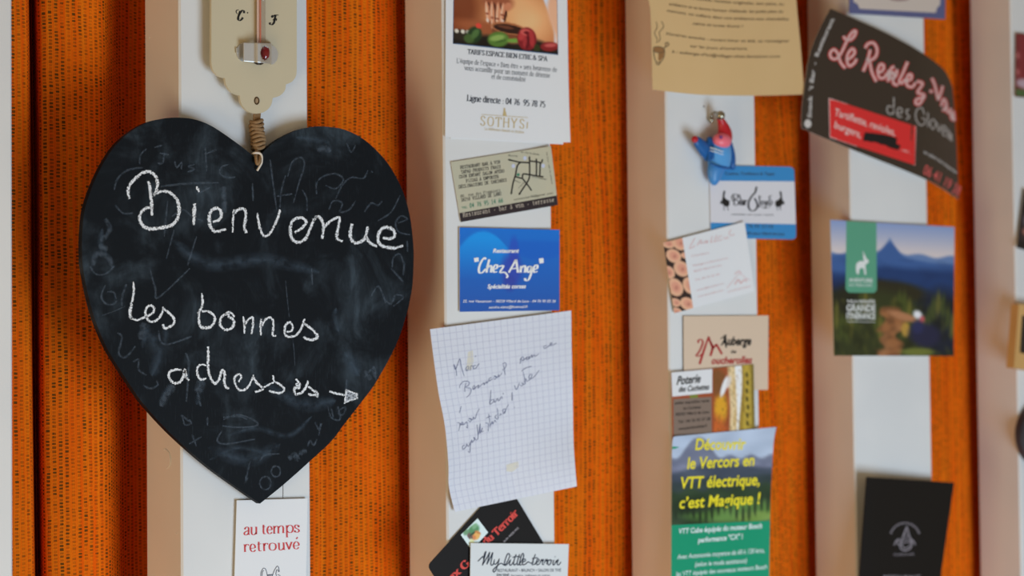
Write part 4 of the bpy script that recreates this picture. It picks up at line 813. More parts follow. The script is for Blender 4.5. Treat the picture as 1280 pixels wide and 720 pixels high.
# white script card at the bottom
ys = YF(-3.2)
c7 = sheet('business_card', [(588.4, 678.8), (711, 680.2), (707.2, 782), (586.6, 785)], ys, mat('ivory_card', (226, 230, 232), .6), 'white card with dark brush script, lowest on its slat', 'card')
K10 = (590, 670, 10.24)
def w7(b):
    R = lambda p, w_=1.35: ribbon(b, T(*K10, p), w_, ys, .15, 6, taper=.2)
    R([(75, 325), (110, 290), (145, 262), (150, 300), (160, 230), (182, 195)]); R([(180, 195), (160, 280), (132, 378)]); R([(135, 372), (190, 280), (228, 205)]); R([(228, 205), (210, 290), (190, 365)]); R([(192, 362), (240, 270), (266, 212), (250, 300), (240, 362), (262, 372), (288, 330)])
    R([(288, 300), (280, 350), (300, 362), (335, 325), (352, 290)]); R([(350, 290), (330, 370), (300, 445), (276, 460), (272, 435), (310, 395), (370, 350), (410, 372), (440, 350)]); R([(440, 350), (480, 270), (475, 228), (450, 240), (418, 330), (415, 372), (445, 368), (490, 310)])
    R([(495, 300), (480, 360), (500, 372), (540, 320)]); R([(498, 258), (502, 262)], 2.2); R([(565, 232), (535, 330), (540, 372), (570, 350)]); R([(610, 232), (580, 330), (585, 372), (620, 340)]); R([(520, 275), (570, 262), (630, 272)]); R([(615, 350), (660, 270), (655, 225), (635, 245), (612, 330), (612, 370), (640, 365)])
    R([(640, 340), (680, 320), (680, 298), (660, 300), (645, 340), (655, 370), (690, 355), (720, 332), (760, 350), (790, 330)]); R([(812, 232), (780, 320), (770, 365), (800, 362), (820, 340)]); R([(770, 290), (812, 280), (845, 282)]); R([(820, 345), (855, 320), (855, 298), (838, 300), (822, 340), (835, 370), (870, 350)])
    R([(870, 350), (890, 300), (895, 320), (915, 300), (900, 360), (925, 362)]); R([(925, 350), (945, 300), (950, 320), (968, 300), (955, 360)]); R([(1000, 305), (975, 320), (968, 355), (985, 370), (1008, 345), (1010, 310), (1000, 305), (1030, 318)]); R([(1050, 305), (1035, 355), (1050, 370), (1080, 320)]); R([(1062, 262), (1066, 266)], 2.2); R([(1080, 310), (1080, 335), (1105, 300), (1090, 355), (1110, 370), (1140, 330)])
    text(b, 'RESTAURANT • BRUNCH • SALON DE THÉ', T(*K10, [(325, 460), (1140, 456)]), 3.9, ys, bold=-.002); text(b, 'ÉPICERIE', T(*K10, [(318, 522), (478, 520)]), 3.6, ys, bold=.012); text(b, 'fermière, italienne et autres', T(*K10, [(500, 520), (1000, 518)]), 3.0, ys)
letters(c7, w7, mat('navy_ink', (52, 60, 76), .6))

# sandy recipe sheet, top
yr = lambda px, py: -2.0 - 2.2 * math.sin((px - 810) / 62) ** 2 * max(0, (py + 60) / 180) 
def mk_sand(): 
    t = NT('sand_paper'); c = t.obj(); n = t.noise(c, 16, 3); t.base(t.mix(n, lin((210, 174, 122), 1.1), lin((218, 184, 134), 1.1)), .8, .2); return t.m
c8 = sheet('paper_sheet', [(806, -150), (984, -150), (1005.5, 118), (815.6, 111.8)], yr, mk_sand(), 'sandy yellow printed sheet with small coffee cup drawing at top', 'paper sheet', th=.2, nu=20, nv=16, left=[(810.8, 0), (813.2, 14), (814.6, 60)], right=[(995.4, 0), (1001, 60)], bottom=[(835, 114.5), (880, 118.6), (945, 119.6)])
K533 = (780, 0, 5.333)
def w8(b):
    for s_, p in (('pourtant de bonnes recettes originales, aux pains, au', [(300, -22), (700, 22), (1066, 36)]), ('ambiance et sa bonne humeur d’altitude. les petits plats du', [(300, 34), (640, 78), (1060, 86)]), ('moment, on mêlera dans une ambiance aux chandelles', [(285, 78), (640, 126), (1098, 136)]), ('calme et toute douce !', [(458, 164), (620, 178), (792, 184)]),
                  ('Horaires ensuite - ouvert hiver et été, se renseigner', [(280, 232), (640, 276), (1104, 282)]), ('sur les jours d’ouverture.', [(440, 314), (620, 330), (824, 332)]), ('b : auberge-d’ici@village-chez-lamaison.com', [(320, 352), (660, 382), (1040, 384)])): text(b, s_, T(*K533, p), 3.5, yr, bold=.012, shear=.15)
    R = lambda p, w_=.9: ribbon(b, T(*K533, p), w_, yr, .15, 5)
    R([(214, 145), (222, 180), (204, 220), (222, 262), (216, 285)]); R([(250, 142), (264, 178), (236, 215), (242, 250), (232, 280)]); R([(195, 322), (210, 312), (250, 315), (272, 335)]); R([(195, 322), (205, 345), (245, 352), (272, 335)]); R([(196, 335), (205, 390), (220, 415), (248, 408), (266, 380), (272, 340)], 1.1); R([(212, 420), (228, 432), (244, 415)], 1.3); R([(262, 325), (280, 308), (276, 290), (290, 284), (298, 296), (286, 310)], 1.3)
letters(c8, w8, mat('sepia_ink', (112, 90, 62), .7))
letters(c8, lambda b: (poly(b, T(*K533, cr([(197, 324), (215, 314), (250, 317), (268, 335), (245, 350), (208, 343)], 4, True)), yr, .08), poly(b, T(*K533, [(230, 350), (268, 342), (262, 380), (240, 405), (228, 400)]), yr, .06)), mat('coffee_ink', (158, 112, 66), .7), 'cup_drawing')

# rounded blue and white card under the figurine
yj = YF(-1.2)
qj = [(887, 206.4), (992.6, 208.6), (995.4, 299.4), (888.6, 297.4)]
b = MB(); prism(b, rounded(qj, 6.5), yj, .5); c9 = b.build('business_card', mat('ivory_gloss', (228, 226, 232), .45))
tag(c9, 'rounded blue and white card with two black birds, under the figurine', 'card', 'cards and papers stuck on the slats')
def bands(b):
    r = rounded(qj, 6.5); a = bil(qj, 0, .215), bil(qj, 1, .20); d = bil(qj, 0, .79), bil(qj, 1, .79)
    poly(b, r[:12] + [a[1], a[0]], yj, .08); poly(b, [d[0], d[1]] + r[12:], yj, .08)
letters(c9, bands, mat('sky_blue_ink', (58, 144, 208), .45), 'blue_bands', 'sky blue top and bottom bands')
K626 = (880, 195, 6.26)
def w9(b):
    text(b, 'Cuisine, Traditions & Tapas', T(*K626, [(165, 148), (552, 150)]), 3.6, yj, .2, bold=.01); text(b, '04 76 95 23 03', T(*K626, [(290, 562), (540, 564)]), 4.4, yj, .2); text(b, '38250 place Villard-de-Lans', T(*K626, [(300, 614), (630, 620)]), 3.4, yj, .2, bold=.01)
    text(b, 'HOMMES DE LEUR TEMPS', T(*K626, [(215, 464), (545, 468)]), 2.0, yj, .2, space=1.3)
    R = lambda p, n=(.7, 1.5): ribbon(b, T(*K626, p), 1, yj, .2, 6, nib=n)
    R([(235, 310), (236, 385)]); R([(216, 325), (230, 300), (262, 305), (262, 330), (238, 345), (268, 352), (265, 380), (240, 386)]); R([(216, 325), (220, 350), (232, 345)], (.5, .9)); R([(275, 300), (300, 385)]); R([(305, 350), (285, 352), (282, 380), (305, 382), (308, 345), (312, 385)]); R([(320, 345), (322, 385)]); R([(322, 360), (338, 345)])
    R([(412, 240), (400, 285), (370, 320), (348, 370), (355, 415), (385, 430), (415, 405), (415, 370), (395, 330)], (.9, 2.4)); R([(398, 262), (414, 258)]); R([(432, 310), (436, 380), (420, 405)]); R([(430, 322), (452, 318)]); R([(462, 350), (448, 365), (458, 384), (472, 372), (462, 350)]); R([(482, 350), (486, 390), (470, 410)]); R([(504, 350), (494, 365), (502, 382), (514, 372), (506, 350)]); R([(532, 310), (510, 318), (520, 345), (535, 362), (520, 385), (508, 378)]); R([(440, 395), (480, 410), (520, 395)], (.5, 1))
letters(c9, w9, mat('charcoal_ink', (58, 56, 62), .5))
for f, xs, leg_, lab in ((lambda x: x, (158, 188), [(132, 345), (128, 372), (145, 380)], 'left'), (lambda x: 758 - x, (575, 600), [(622, 348), (632, 372), (614, 382)], 'right')):
    b = MB(); poly(b, [(880 + f(x) / 6.26, 195 + (y + (4 if lab == 'right' else 0)) / 6.26) for x, y in cr([(150, 285), (160, 270), (166, 285), (160, 318), (175, 338), (198, 352), (198, 382), (180, 396), (158, 388), (140, 362), (146, 325)], 4, True)], yj, .2)
    for x0 in xs: ribbon(b, T(*K626, [(x0, 385), (x0 - 3, 405), (x0 + 2, 425)]), .8, yj, .2, 3)
    poly(b, T(*K626, leg_), yj, .2); b.build('bird_emblem', inkblack, c9)['label'] = 'black long necked bird on the ' + lab
# log pattern card
yl = lambda px, py: -2.4 - 1.6 * max(0, (px - 890) / 50) ** 2
ql = [(829, 303.6), (930.8, 277), (943.2, 364.2), (843, 391.6)]
c10 = sheet('business_card', ql, yl, WHITE, 'tilted white card with log pile stripe and pale red script', 'card')
def p_log(U, V):
    c = Canvas(U, V, (44, 32, 30))
    for u, v, ru, rv in ((.25, .03, .36, .07), (.84, .06, .42, .115), (.42, .215, .40, .105), (1.0, .25, .22, .05), (.02, .42, .36, .10), (.72, .42, .42, .12), (.26, .65, .42, .135), (1.02, .68, .40, .13), (.16, .86, .26, .065), (.74, .92, .40, .10), (.1, .99, .34, .07)):
        c.ell(u, v, ru * .93, rv * .93, (206, 158, 128), .1, .10); c.ell(u + .03, v, ru * .55, rv * .55, (198, 138, 116), .1, .5); c.ell(u + .05, v + .01, ru * .2, rv * .22, (176, 116, 98), 0, .6)
    return c.a + 8 * ns(U, V, 60, 90, 5)[..., None]
picture([ql[0], bil(ql, .235, 0), bil(ql, .235, 1), ql[3]], 26, 70, p_log, yl, c10, .12, 1.45)
K5535 = (820, 270, 5.535)
def w10(b):
    R = lambda p, w_=.9: ribbon(b, T(*K5535, p), w_, yl, .15, 5)
    R([(270, 150), (262, 165), (235, 215), (240, 225), (270, 205)]); R([(285, 205), (310, 165), (318, 195)]); R([(300, 190), (322, 182)]); R([(330, 175), (335, 190), (350, 168), (352, 188), (362, 170)]); R([(390, 140), (378, 182), (395, 175)]); R([(420, 130), (405, 178), (420, 172)]); R([(455, 135), (430, 150), (432, 172), (460, 160)]); R([(470, 145), (480, 160), (495, 145), (500, 158)]); R([(520, 95), (505, 120), (520, 135), (545, 125)])
    for y0, x1, s_ in ((285, 365, 'Chambre'), (350, 495, 'Massages et bien-être à la'), (390, 455, '38250 Villard de Lans'), (450, 440, 'Tél. 04 76 95 40'), (520, 470, 'contact@lesrondins.com'), (565, 465, 'www.lesrondins.com')): text(b, s_, T(*K5535, [(245 + (y0 - 285) * .16, y0), (x1, y0 - (x1 - 250) * .22)]), 2.4, yl)
    R([(545, 400), (575, 382), (590, 398)], 1.2); R([(490, 500), (540, 440), (575, 400), (610, 420), (655, 448)], .6); R([(545, 475), (570, 440), (585, 465), (600, 450), (620, 440), (628, 456)], 1.6); text(b, 'LES GITES DES RONDINS', T(*K5535, [(498, 530), (658, 490)]), 2.0, yl)
letters(c10, w10, mat('rose_ink', (228, 190, 190), .6), label='pale rose script')

# beige inn card
yg = YF(-1.3)
qg = [(854.2, 395), (960.6, 394.4), (960, 487.2), (854.6, 489)]
c11 = sheet('business_card', qg, yg, mat('sand_card', (216, 192, 168), .6, gain=1.1), 'beige inn card with red peak drawing above the pottery leaflet', 'card', th=.8, edge=mat('dark_card_edge', (70, 56, 48), .8))
K757 = (850, 395, 7.575)
redbrown = mat('brick_red_ink', (166, 44, 44), .6, gain=1.2)
def w11(b):
    R = lambda p, n=(1.1, 2.6): ribbon(b, T(*K757, p), 1, yg, .15, 6, nib=(1.5, 3.0), smooth=False)
    ribbon(b, T(*K757, [(172, 255), (178, 228), (200, 222), (216, 245), (205, 290), (180, 340), (155, 375), (180, 380), (215, 355)]), 1, yg, .15, 6, nib=(1.0, 2.4))
    R([(186, 455), (225, 330), (272, 195), (300, 270), (312, 300), (288, 378)]); R([(270, 200), (310, 310), (345, 268)]); R([(345, 268), (398, 362)]); R([(300, 320), (345, 270)])
    text(b, 'oucherolles', T(*K757, [(298, 455), (686, 446)]), 8.8, yg, bold=.03, shear=.3)
letters(c11, w11, redbrown, label='red numeral, peak and letters')
letters(c11, lambda b: (text(b, 'Auberge', T(*K757, [(385, 276), (676, 274)]), 10.5, yg, bold=.035, shear=.3), text(b, 'des', T(*K757, [(482, 352), (535, 350)]), 4.0, yg, bold=.02, shear=.25), ribbon(b, T(*K757, [(440, 180), (420, 195), (428, 260), (440, 300)]), 1.8, yg, .15), ribbon(b, T(*K757, [(385, 215), (410, 200), (430, 190)]), 1.2, yg, .15)), inkblack, 'black_lettering', 'black brush letters')

# pottery leaflet
yp = lambda px, py: -2.3 - .6 * max(0, (900 - px) / 60)
qp = [(839.2, 465.6), (942, 455.5), (944.5, 575), (841, 585)]
c12 = sheet('flyer', qp, yp, mat('terracotta_print', (150, 74, 44), .45, gain=1.3), 'pottery leaflet with white title box and yellow vase photo', 'leaflet')
def p_pot(U, V):
    c = Canvas(U, V, (160, 76, 44)); n = ns(U, V, 12, 12, 8)
    c.lay(np.clip(.5 + n, 0, 1) * .5, (120, 60, 30)); c.ell(.18, .42, .16, .16, (206, 150, 40), 0, .6); c.ell(.12, .15, .2, .14, (120, 74, 40), 0, .6); c.ell(.1, .72, .2, .2, (186, 92, 40), 0, .7)
    x = .36 + .10 * V - .34 * np.clip(V - .45, 0, 1) ** 1.0 * .6
    c.right(x, (214, 190, 146), .06); c.right(x + .12 + .03 * np.sin(V * 20), (196, 164, 110), .03); c.right(x + .17, (236, 234, 236), .05); c.right(.66 + .05 * np.sin(V * 5 + 1), (150, 122, 46), .03); c.right(.74 + .03 * np.sin(V * 7), (176, 150, 60), .04); c.right(.93, (120, 104, 44), .05)
    c.lay(np.clip(ns(U, V, 40, 60, 4), 0, 1) * .35, (90, 66, 30)); c.ell(.27, .20, .14, .05, (222, 218, 220), -.8, .4); c.ell(.38, .16, .08, .04, (206, 196, 190), -.8, .5)
    for k in range(11): c.ell(.83 + .012 * math.sin(k * 2), .10 + .085 * k, .035, .026, (70, 62, 26), .4, .4, .9)
    return c.a
picture([(891.4, 460.4), qp[1], qp[2], (892.6, 580)], 44, 90, p_pot, yp, c12, .1, 1.35)
b = MB(); poly(b, [(839.3, 465.6), (890.4, 461), (890.2, 491), (840.4, 495.8)], yp, .1); b.build('title_box', mat('white_title_box', (232, 232, 234), .5, gain=1.05), c12)
b = MB(); poly(b, [(841.6, 499), (889.4, 496), (890, 575), (842.5, 580)], yp, .1); b.build('text_box', mat('warm_grey_box', (122, 104, 92), .5, gain=1.3), c12)
b = MB(); poly(b, [(862, 494), (872, 493), (873, 498), (863, 499)], yp, .05); b.build('leaf_mark', mat('leaf_green_ink', (128, 140, 54), .5), c12)
K4 = (830, 380, 4.235)
letters(c12, lambda b: (text(b, 'Poterie', T(*K4, [(66, 428), (196, 414)]), 10.5, yp, .25, bold=.025, shear=.45), text(b, 'des Cuchettes', T(*K4, [(78, 466), (242, 452)]), 7.0, yp, .25, bold=.022, shear=.45)), inkblack, 'lettering', 'black script title')
letters(c12, lambda b: [text(b, s_, T(*K4, p), 3.6, yp, .25, bold=.012, shear=.2) for s_, p in (('atelier exposition vente', [(58, 532), (240, 518)]), ('les Cuchettes', [(102, 560), (196, 552)]), ('38250 Villard de Lans', [(60, 592), (240, 578)]), ('Tél : 04 76 95 37 38', [(76, 632), (246, 614)]), ('www.poteriecuchettes.fr', [(78, 668), (230, 650)]))], mat('dark_brown_ink', (54, 44, 40), .6), 'small_lettering')

# e-bike flyer
def yv(px, py): return -3.4 - 4.0 * max(0, (560 - py) / 30) * max(0, (880 - px) / 40) - 1.8 * max(0, (px - 920) / 45) ** 2
qv = [(844, 545.5), (970.4, 533.8), (960.5, 800), (838, 800)]
ev = dict(left=[(840.6, 552), (839.6, 600), (839, 720)], right=[(966.4, 560), (963, 640), (961.6, 720)])
c13 = sheet('flyer', qv, yv, mat('emerald_print', (4, 142, 104), .45, gain=1.2), 'green mountain bike leaflet with yellow lettering under the pottery leaflet', 'leaflet', nu=24, nv=40, **ev)
def p_alp(U, V):
    c = Canvas(U, V, (176, 190, 212)); n = ns(U, V, 14, 20, 2)
    c.below(.26 - .24 * np.exp(-((U - .26) / .13) ** 2) + .02 * np.sin(U * 30) + .05 * U, (112, 118, 140), .03); c.below(.40 - .06 * np.sin(U * 4.5 + 1) - .10 * np.exp(-((U - .75) / .25) ** 2) + .01 * np.sin(U * 50), (124, 128, 152), .03); c.below(.38 + .05 * np.sin(U * 6 + 2), (66, 76, 92), .05); c.below(.52 + .02 * np.sin(U * 12), (48, 62, 64), .06); c.below(.62 + .03 * np.sin(U * 25), (42, 62, 40), .06)
    c.ell(.65, .88, .5, .12, (92, 130, 62), 0, .5); c.ell(.2, .80, .3, .08, (34, 52, 34), 0, .6); c.ell(.85, .95, .2, .06, (120, 150, 74), 0, .5)
    for k in range(16): c.ell(.04 + .062 * k, .86 + .06 * math.sin(k * 5.3), .018, .09, (30, 46, 28), 0, .6, .8)
    return c.a + 10 * n[..., None]
ga = coons(*qv, 60, 100, **ev)
picture(None, 60, 44, p_alp, yv, c13, .1, 1.2, grid=ga[:45])
K36 = (830, 520, 3.6)
def w13(b):
    for s_, p in (('Découvrir', [(140, 152), (370, 150)]), ('le Vercors en', [(104, 238), (408, 222)]), ('VTT électrique,', [(78, 326), (430, 310)]), ('c’est Magique !', [(70, 416), (436, 394)])): text(b, s_, T(*K36, p), 14.2, yv, .25, bold=.022, shear=.2)
letters(c13, w13, mat('lemon_ink', (236, 214, 40), .5, gain=1.2), 'yellow_lettering', 'slanted yellow letters')
letters(c13, lambda b: [text(b, s_, T(*K36, p), h, yv, .25, bold=bd, shear=.2) for s_, p, h, bd in (('VTT Cube équipés du moteur Bosch', [(68, 530), (442, 504)], 6.4, .03), ('performance "CX" !', [(152, 570), (356, 552)], 6.4, .03), ('Avec Autonomie moyenne de 60 à 120 kms,', [(60, 644), (452, 614)], 6.0, .012), ('(selon le mode assistance)', [(140, 678), (374, 660)], 6.0, .012), ('les VTT équipés des nouveaux moteurs Bosch', [(54, 722), (464, 688)], 6.0, .012))], mat('pale_mint_ink', (222, 242, 238), .5), 'white_lettering')

# black curved restaurant card
def yk(px, py):
    s_ = (px - 1002) - (py - 160) * .24                        # distance from the left edge
    return -3.0 - .02 * max(0, s_) + (26 * max(0, (px - 1138) / 60) ** 1.7)
qk = [(1038, 10.6), (1190.5, 108), (1198.5, 249), (1002, 160.4)]
ek = dict(top=[(1075, 26.5), (1110, 42.5), (1145, 61.5), (1168, 77), (1182, 90)], bottom=[(1040, 176.6), (1085, 194.8), (1130, 212.6), (1165, 228), (1186, 241)], right=[(1193.2, 140), (1196, 190)], left=[(1024, 37), (1012, 68.5), (1004.9, 113), (1001.6, 144)])
c14 = sheet('business_card', qk, yk, mat('espresso_card', (52, 42, 34), .5, gain=1.3), 'large dark brown card with neon red script, curling into the gap', 'card', nu=40, nv=14, **ek)
K277 = (1000, 0, 2.769)
K42 = (1000, 0, 4.235)
neon = []
for p in ([(232, 190), (238, 205), (262, 212), (284, 196), (296, 168), (284, 165), (262, 190), (240, 235), (215, 285), (190, 312), (165, 306), (160, 280), (180, 262), (200, 285), (215, 330), (240, 362)], [(245, 320), (275, 300), (290, 275), (276, 258), (254, 285), (248, 320), (262, 350), (290, 330), (298, 310)],
          [(345, 255), (360, 232), (390, 228), (408, 262), (400, 300), (372, 318), (350, 310)], [(372, 262), (358, 320), (334, 378)], [(368, 318), (380, 380), (404, 432)], [(418, 385), (440, 370), (442, 345), (424, 342), (412, 375), (420, 410), (444, 412), (462, 385)], [(470, 370), (466, 430), (482, 392), (498, 386), (494, 440), (520, 450)]): neon.append(T(*K42, p))
K36b = (1090, 60, 3.6)
for p in ([(102, 85), (88, 90), (80, 120), (92, 140), (110, 120), (112, 95)], [(160, 62), (140, 110), (122, 150), (135, 158), (148, 140)], [(155, 150), (175, 140), (178, 122), (165, 120), (154, 145), (160, 170), (182, 175), (196, 155)], [(200, 150), (228, 160), (205, 200), (235, 212), (215, 250), (198, 250), (200, 232), (240, 218)], [(258, 192), (274, 198)], [(268, 135), (282, 165), (298, 235)], [(298, 235), (312, 195), (318, 170)], [(312, 262), (322, 230), (334, 250), (326, 278), (316, 275)], [(334, 250), (338, 285), (350, 290)], [(352, 270), (356, 310), (364, 320), (366, 285), (370, 330)]): neon.append(T(*K36b, p))
def neon_l(w_, off): return lambda b: [ribbon(b, p, w_, yk, off, 6) for p in neon]
letters(c14, neon_l(5.2, .15), mat('neon_red_ink', (206, 64, 64), .5, gain=1.1), 'script_outline', 'red outline of the script')
letters(c14, neon_l(2.4, .3), mat('neon_white_ink', (226, 196, 192), .5), 'script_lettering', 'white script inside the red outline')
def w14(b):
    R = lambda p: ribbon(b, T(*K36b, p), 1.5, yk, .2, 6)
    R([(90, 265), (72, 262), (68, 285), (82, 298), (96, 288), (98, 265)]); R([(98, 222), (98, 262), (96, 298)]); R([(112, 292), (132, 292), (134, 275), (120, 270), (112, 290), (120, 310), (135, 308)]); R([(168, 278), (155, 280), (158, 298), (168, 310), (152, 322)]); R([(236, 300), (225, 270), (202, 278), (196, 310), (210, 342), (232, 345), (240, 322), (224, 315)]); R([(252, 290), (252, 355)]); R([(272, 320), (262, 340), (272, 365), (285, 350), (284, 328), (272, 320)]); R([(292, 335), (302, 375), (312, 345)]); R([(318, 375), (330, 372), (328, 350), (318, 360), (320, 392), (332, 395)]); R([(338, 360), (340, 405)]); R([(348, 370), (350, 415), (356, 385), (360, 420)])
letters(c14, w14, mat('grey_line_ink', (182, 174, 168), .5), 'thin_lettering', 'thin grey letters')
gr = coons((1036.4, 123), (1145, 158), (1143.6, 206.4), (1037.4, 171.6), 14, 6)
b = MB(); ids = [[b.add(at(x, y, yk(x, y) - .12)) for x, y in r] for r in gr]
for j in range(6):
    for i in range(14): b.face((ids[j][i], ids[j + 1][i], ids[j + 1][i + 1], ids[j][i + 1]))
redbox = b.build('red_panel', mat('signal_red_print', (214, 44, 44), .5, gain=1.15), c14)
b = MB(); ribbon(b, [gr[0][0], gr[0][14], gr[6][14], gr[6][0]], 1.0, yk, .16, closed=True, smooth=False)
text(b, 'Tartiflette, ravioles,', T(*K277, [(118, 398), (328, 470)]), 9.0, yk, .25, bold=.012); text(b, 'burgers,', T(*K277, [(118, 442), (210, 478)]), 9.0, yk, .25, bold=.012); text(b, ', etc..', T(*K277, [(346, 520), (384, 532)]), 3.6, yk, .25)
b.build('panel_lettering', mat('light_pink_ink', (236, 206, 200), .5), c14)
b = MB(); ribbon(b, T(*K277, [(222, 468), (250, 475), (290, 480), (335, 488)]), 7, yk, .35, 5, wob=.2); ribbon(b, T(*K277, [(220, 478), (262, 484), (300, 495), (345, 512)]), 7, yk, .4, 5, wob=.2); ribbon(b, T(*K277, [(225, 462), (290, 470), (330, 480)]), 3, yk, .42, 5); b.build('marker_scribble', mat('black_marker', (24, 20, 20), .6), c14)['label'] = 'black marker scribble'
def w14b(b):
    text(b, 'Snack  ’t Bar  -  Restaurant', T(*K42, [(60, 625), (68, 470), (90, 330), (130, 215), (184, 100)]), 5.4, yk, .2, bold=.02, up=(-.93, -.2))
    text(b, 'sur place ou à emporter', T(*K36b, [(232, 472), (300, 510), (380, 568)]), 4.0, yk, .2, bold=.02)
letters(c14, lambda b: disc(b, (1009.8, 154.6), 4.4, 5.4, yk, .2), mat('chalk_white_ink', (212, 206, 202), .5), 'edge_dot')
letters(c14, w14b, mat('chalk_white_ink', (212, 206, 202), .5), 'edge_lettering')
letters(c14, lambda b: text(b, '06 41 19 38', T(*K36b, [(228, 566), (300, 606), (388, 668)]), 13, yk, .2, bold=.012), mat('dull_red_ink', (216, 92, 90), .5, gain=1.15), 'phone_number', 'dull red phone number')

# mountain booklet
yi = lambda px, py: -2.0 - 1.2 * max(0, (px - 1120) / 70)
qi = [(1038, 274.8), (1193, 283.8), (1192, 445), (1042.6, 444.6)]
c15 = sheet('booklet', qi, yi, WHITE, 'leaflet with blue mountain photo and green ibex tab, below the curling brown card', 'leaflet', th=1.0)
def p_mt(U, V):
    c = Canvas(U, V, (150, 170, 206)); t = np.clip(V / .22, 0, 1)[..., None]; c.a = np.array((132, 152, 196.)) * (1 - t) + np.array((208, 196, 196.)) * t; n = ns(U, V, 22, 22, 6)
    c.below(.235 - .12 * np.exp(-np.abs(U - .48) / .06) + .012 * np.sin(U * 24), (96, 124, 170), .015); c.below(.26 - .10 * np.exp(-((U - .48) / .07) ** 2) - .03 * np.sin(U * 5), (58, 92, 148), .02); c.below(.36 + .03 * np.sin(U * 9 + 1) - .05 * np.exp(-((U - .75) / .2) ** 2), (30, 58, 106), .05); c.below(.46 + .10 * U - .1 * np.exp(-((U - .3) / .2) ** 2), (22, 40, 76), .06)
    c.ell(.45, .52, .34, .09, (42, 40, 26), .05, .4); c.below(.60 - .10 * np.exp(-((U - .35) / .3) ** 2) + .22 * np.clip(U - .6, 0, 1), (48, 54, 28), .08); c.ell(.9, .75, .2, .26, (22, 30, 46), 0, .5); c.ell(.1, .62, .18, .12, (34, 36, 24), 0, .5)
    for k in range(26): c.ell(.03 + .04 * k, .70 + .10 * math.sin(k * 7.1), .020, .10, ((74, 84, 34) if k % 3 else (112, 108, 44)), .05, .7, .75)
    c.lay(np.clip(n, 0, 1) * .45 * (V > .56), (20, 24, 12)); c.lay(np.clip(ns(U, V, 60, 30, 12), 0, 1) * .35 * (V > .58), (96, 96, 40)); c.lay(np.clip(ns(U, V, 16, 30, 13), 0, 1) * .25 * (V > .27) * (V < .5), (20, 36, 70))
    nr = ns(U, V, 20, 26, 21) * .05; rk = np.clip((U - (.40 + .10 * (V - .62) * -1 + nr)) / .03, 0, 1) * np.clip(((.585 - .10 * np.clip(V - .74, 0, 1) + .16 * np.clip(.72 - V, 0, 1) + nr) - U) / .03, 0, 1) * np.clip((V - (.63 + .10 * np.abs(U - .47) + nr * .6)) / .03, 0, 1)
    c.lay(rk, (150, 98, 60)); c.lay(rk * np.clip(.5 + ns(U, V, 30, 50, 9), 0, 1) * .6, (92, 58, 36)); c.lay(rk * np.clip(ns(U, V, 24, 30, 10), 0, 1) * .7, (192, 136, 92)); c.ell(.58, .70, .13, .030, (172, 118, 82), .25, .5); c.ell(.60, .80, .035, .055, (176, 138, 62), 0, .5)
    c.ell(.76, .84, .13, .09, (34, 36, 62), .1, .5); c.ell(.70, .685, .036, .030, (226, 226, 232), .4, .6); c.ell(.735, .72, .020, .026, (186, 84, 92), .4, .5); c.ell(.70, .78, .05, .05, (40, 44, 82), 0, .7); c.ell(.7, .97, .14, .03, (106, 112, 50), 0, .5)
    return c.a
picture(qi, 84, 84, p_mt, yi, c15, .1, 1.2)
K36i = (1030, 260, 3.6)
b = MB(); poly(b, [(1058, 276), (1095.6, 278), (1096, 360)] + [(1095.4, 363.5), (1092.5, 366)] + [(1062, 365.8), (1058.4, 364), (1057, 360.5)], yi, .2); b.build('green_tab', mat('sea_green_print', (84, 150, 122), .5, gain=1.25), c15)['label'] = 'sea green tab'
def w15(b):
    poly(b, T(*K36i, cr([(146, 292), (144, 262), (150, 246), (166, 238), (180, 240), (176, 222), (178, 208), (186, 216), (190, 228), (198, 232), (200, 246), (190, 252), (186, 262), (190, 298), (182, 298), (178, 272), (160, 274), (156, 298)], 2, True)), yi, .35)
    ribbon(b, T(*K36i, [(184, 214), (178, 205), (176, 196)]), .9, yi, .35, 4)
    text(b, 'AVENTURE', T(*K36i, [(112, 332), (218, 334)]), 4.6, yi, .35, bold=.02); text(b, 'EN VERCORS', T(*K36i, [(114, 352), (216, 354)]), 3.4, yi, .35)
    text(b, 'TRAVERSÉE', T(*K36i, [(102, 428), (230, 428)]), 4.0, yi, .3, bold=.01); text(b, 'GRANDE', T(*K36i, [(101, 464), (232, 466)]), 8.4, yi, .3, bold=.02); text(b, 'ITINÉRANCE', T(*K36i, [(101, 498), (231, 500)]), 7.4, yi, .3, bold=.025); ribbon(b, T(*K36i, [(104, 511), (230, 513)]), .6, yi, .3, 2)
letters(c15, w15, mat('white_print', (236, 238, 236), .5))

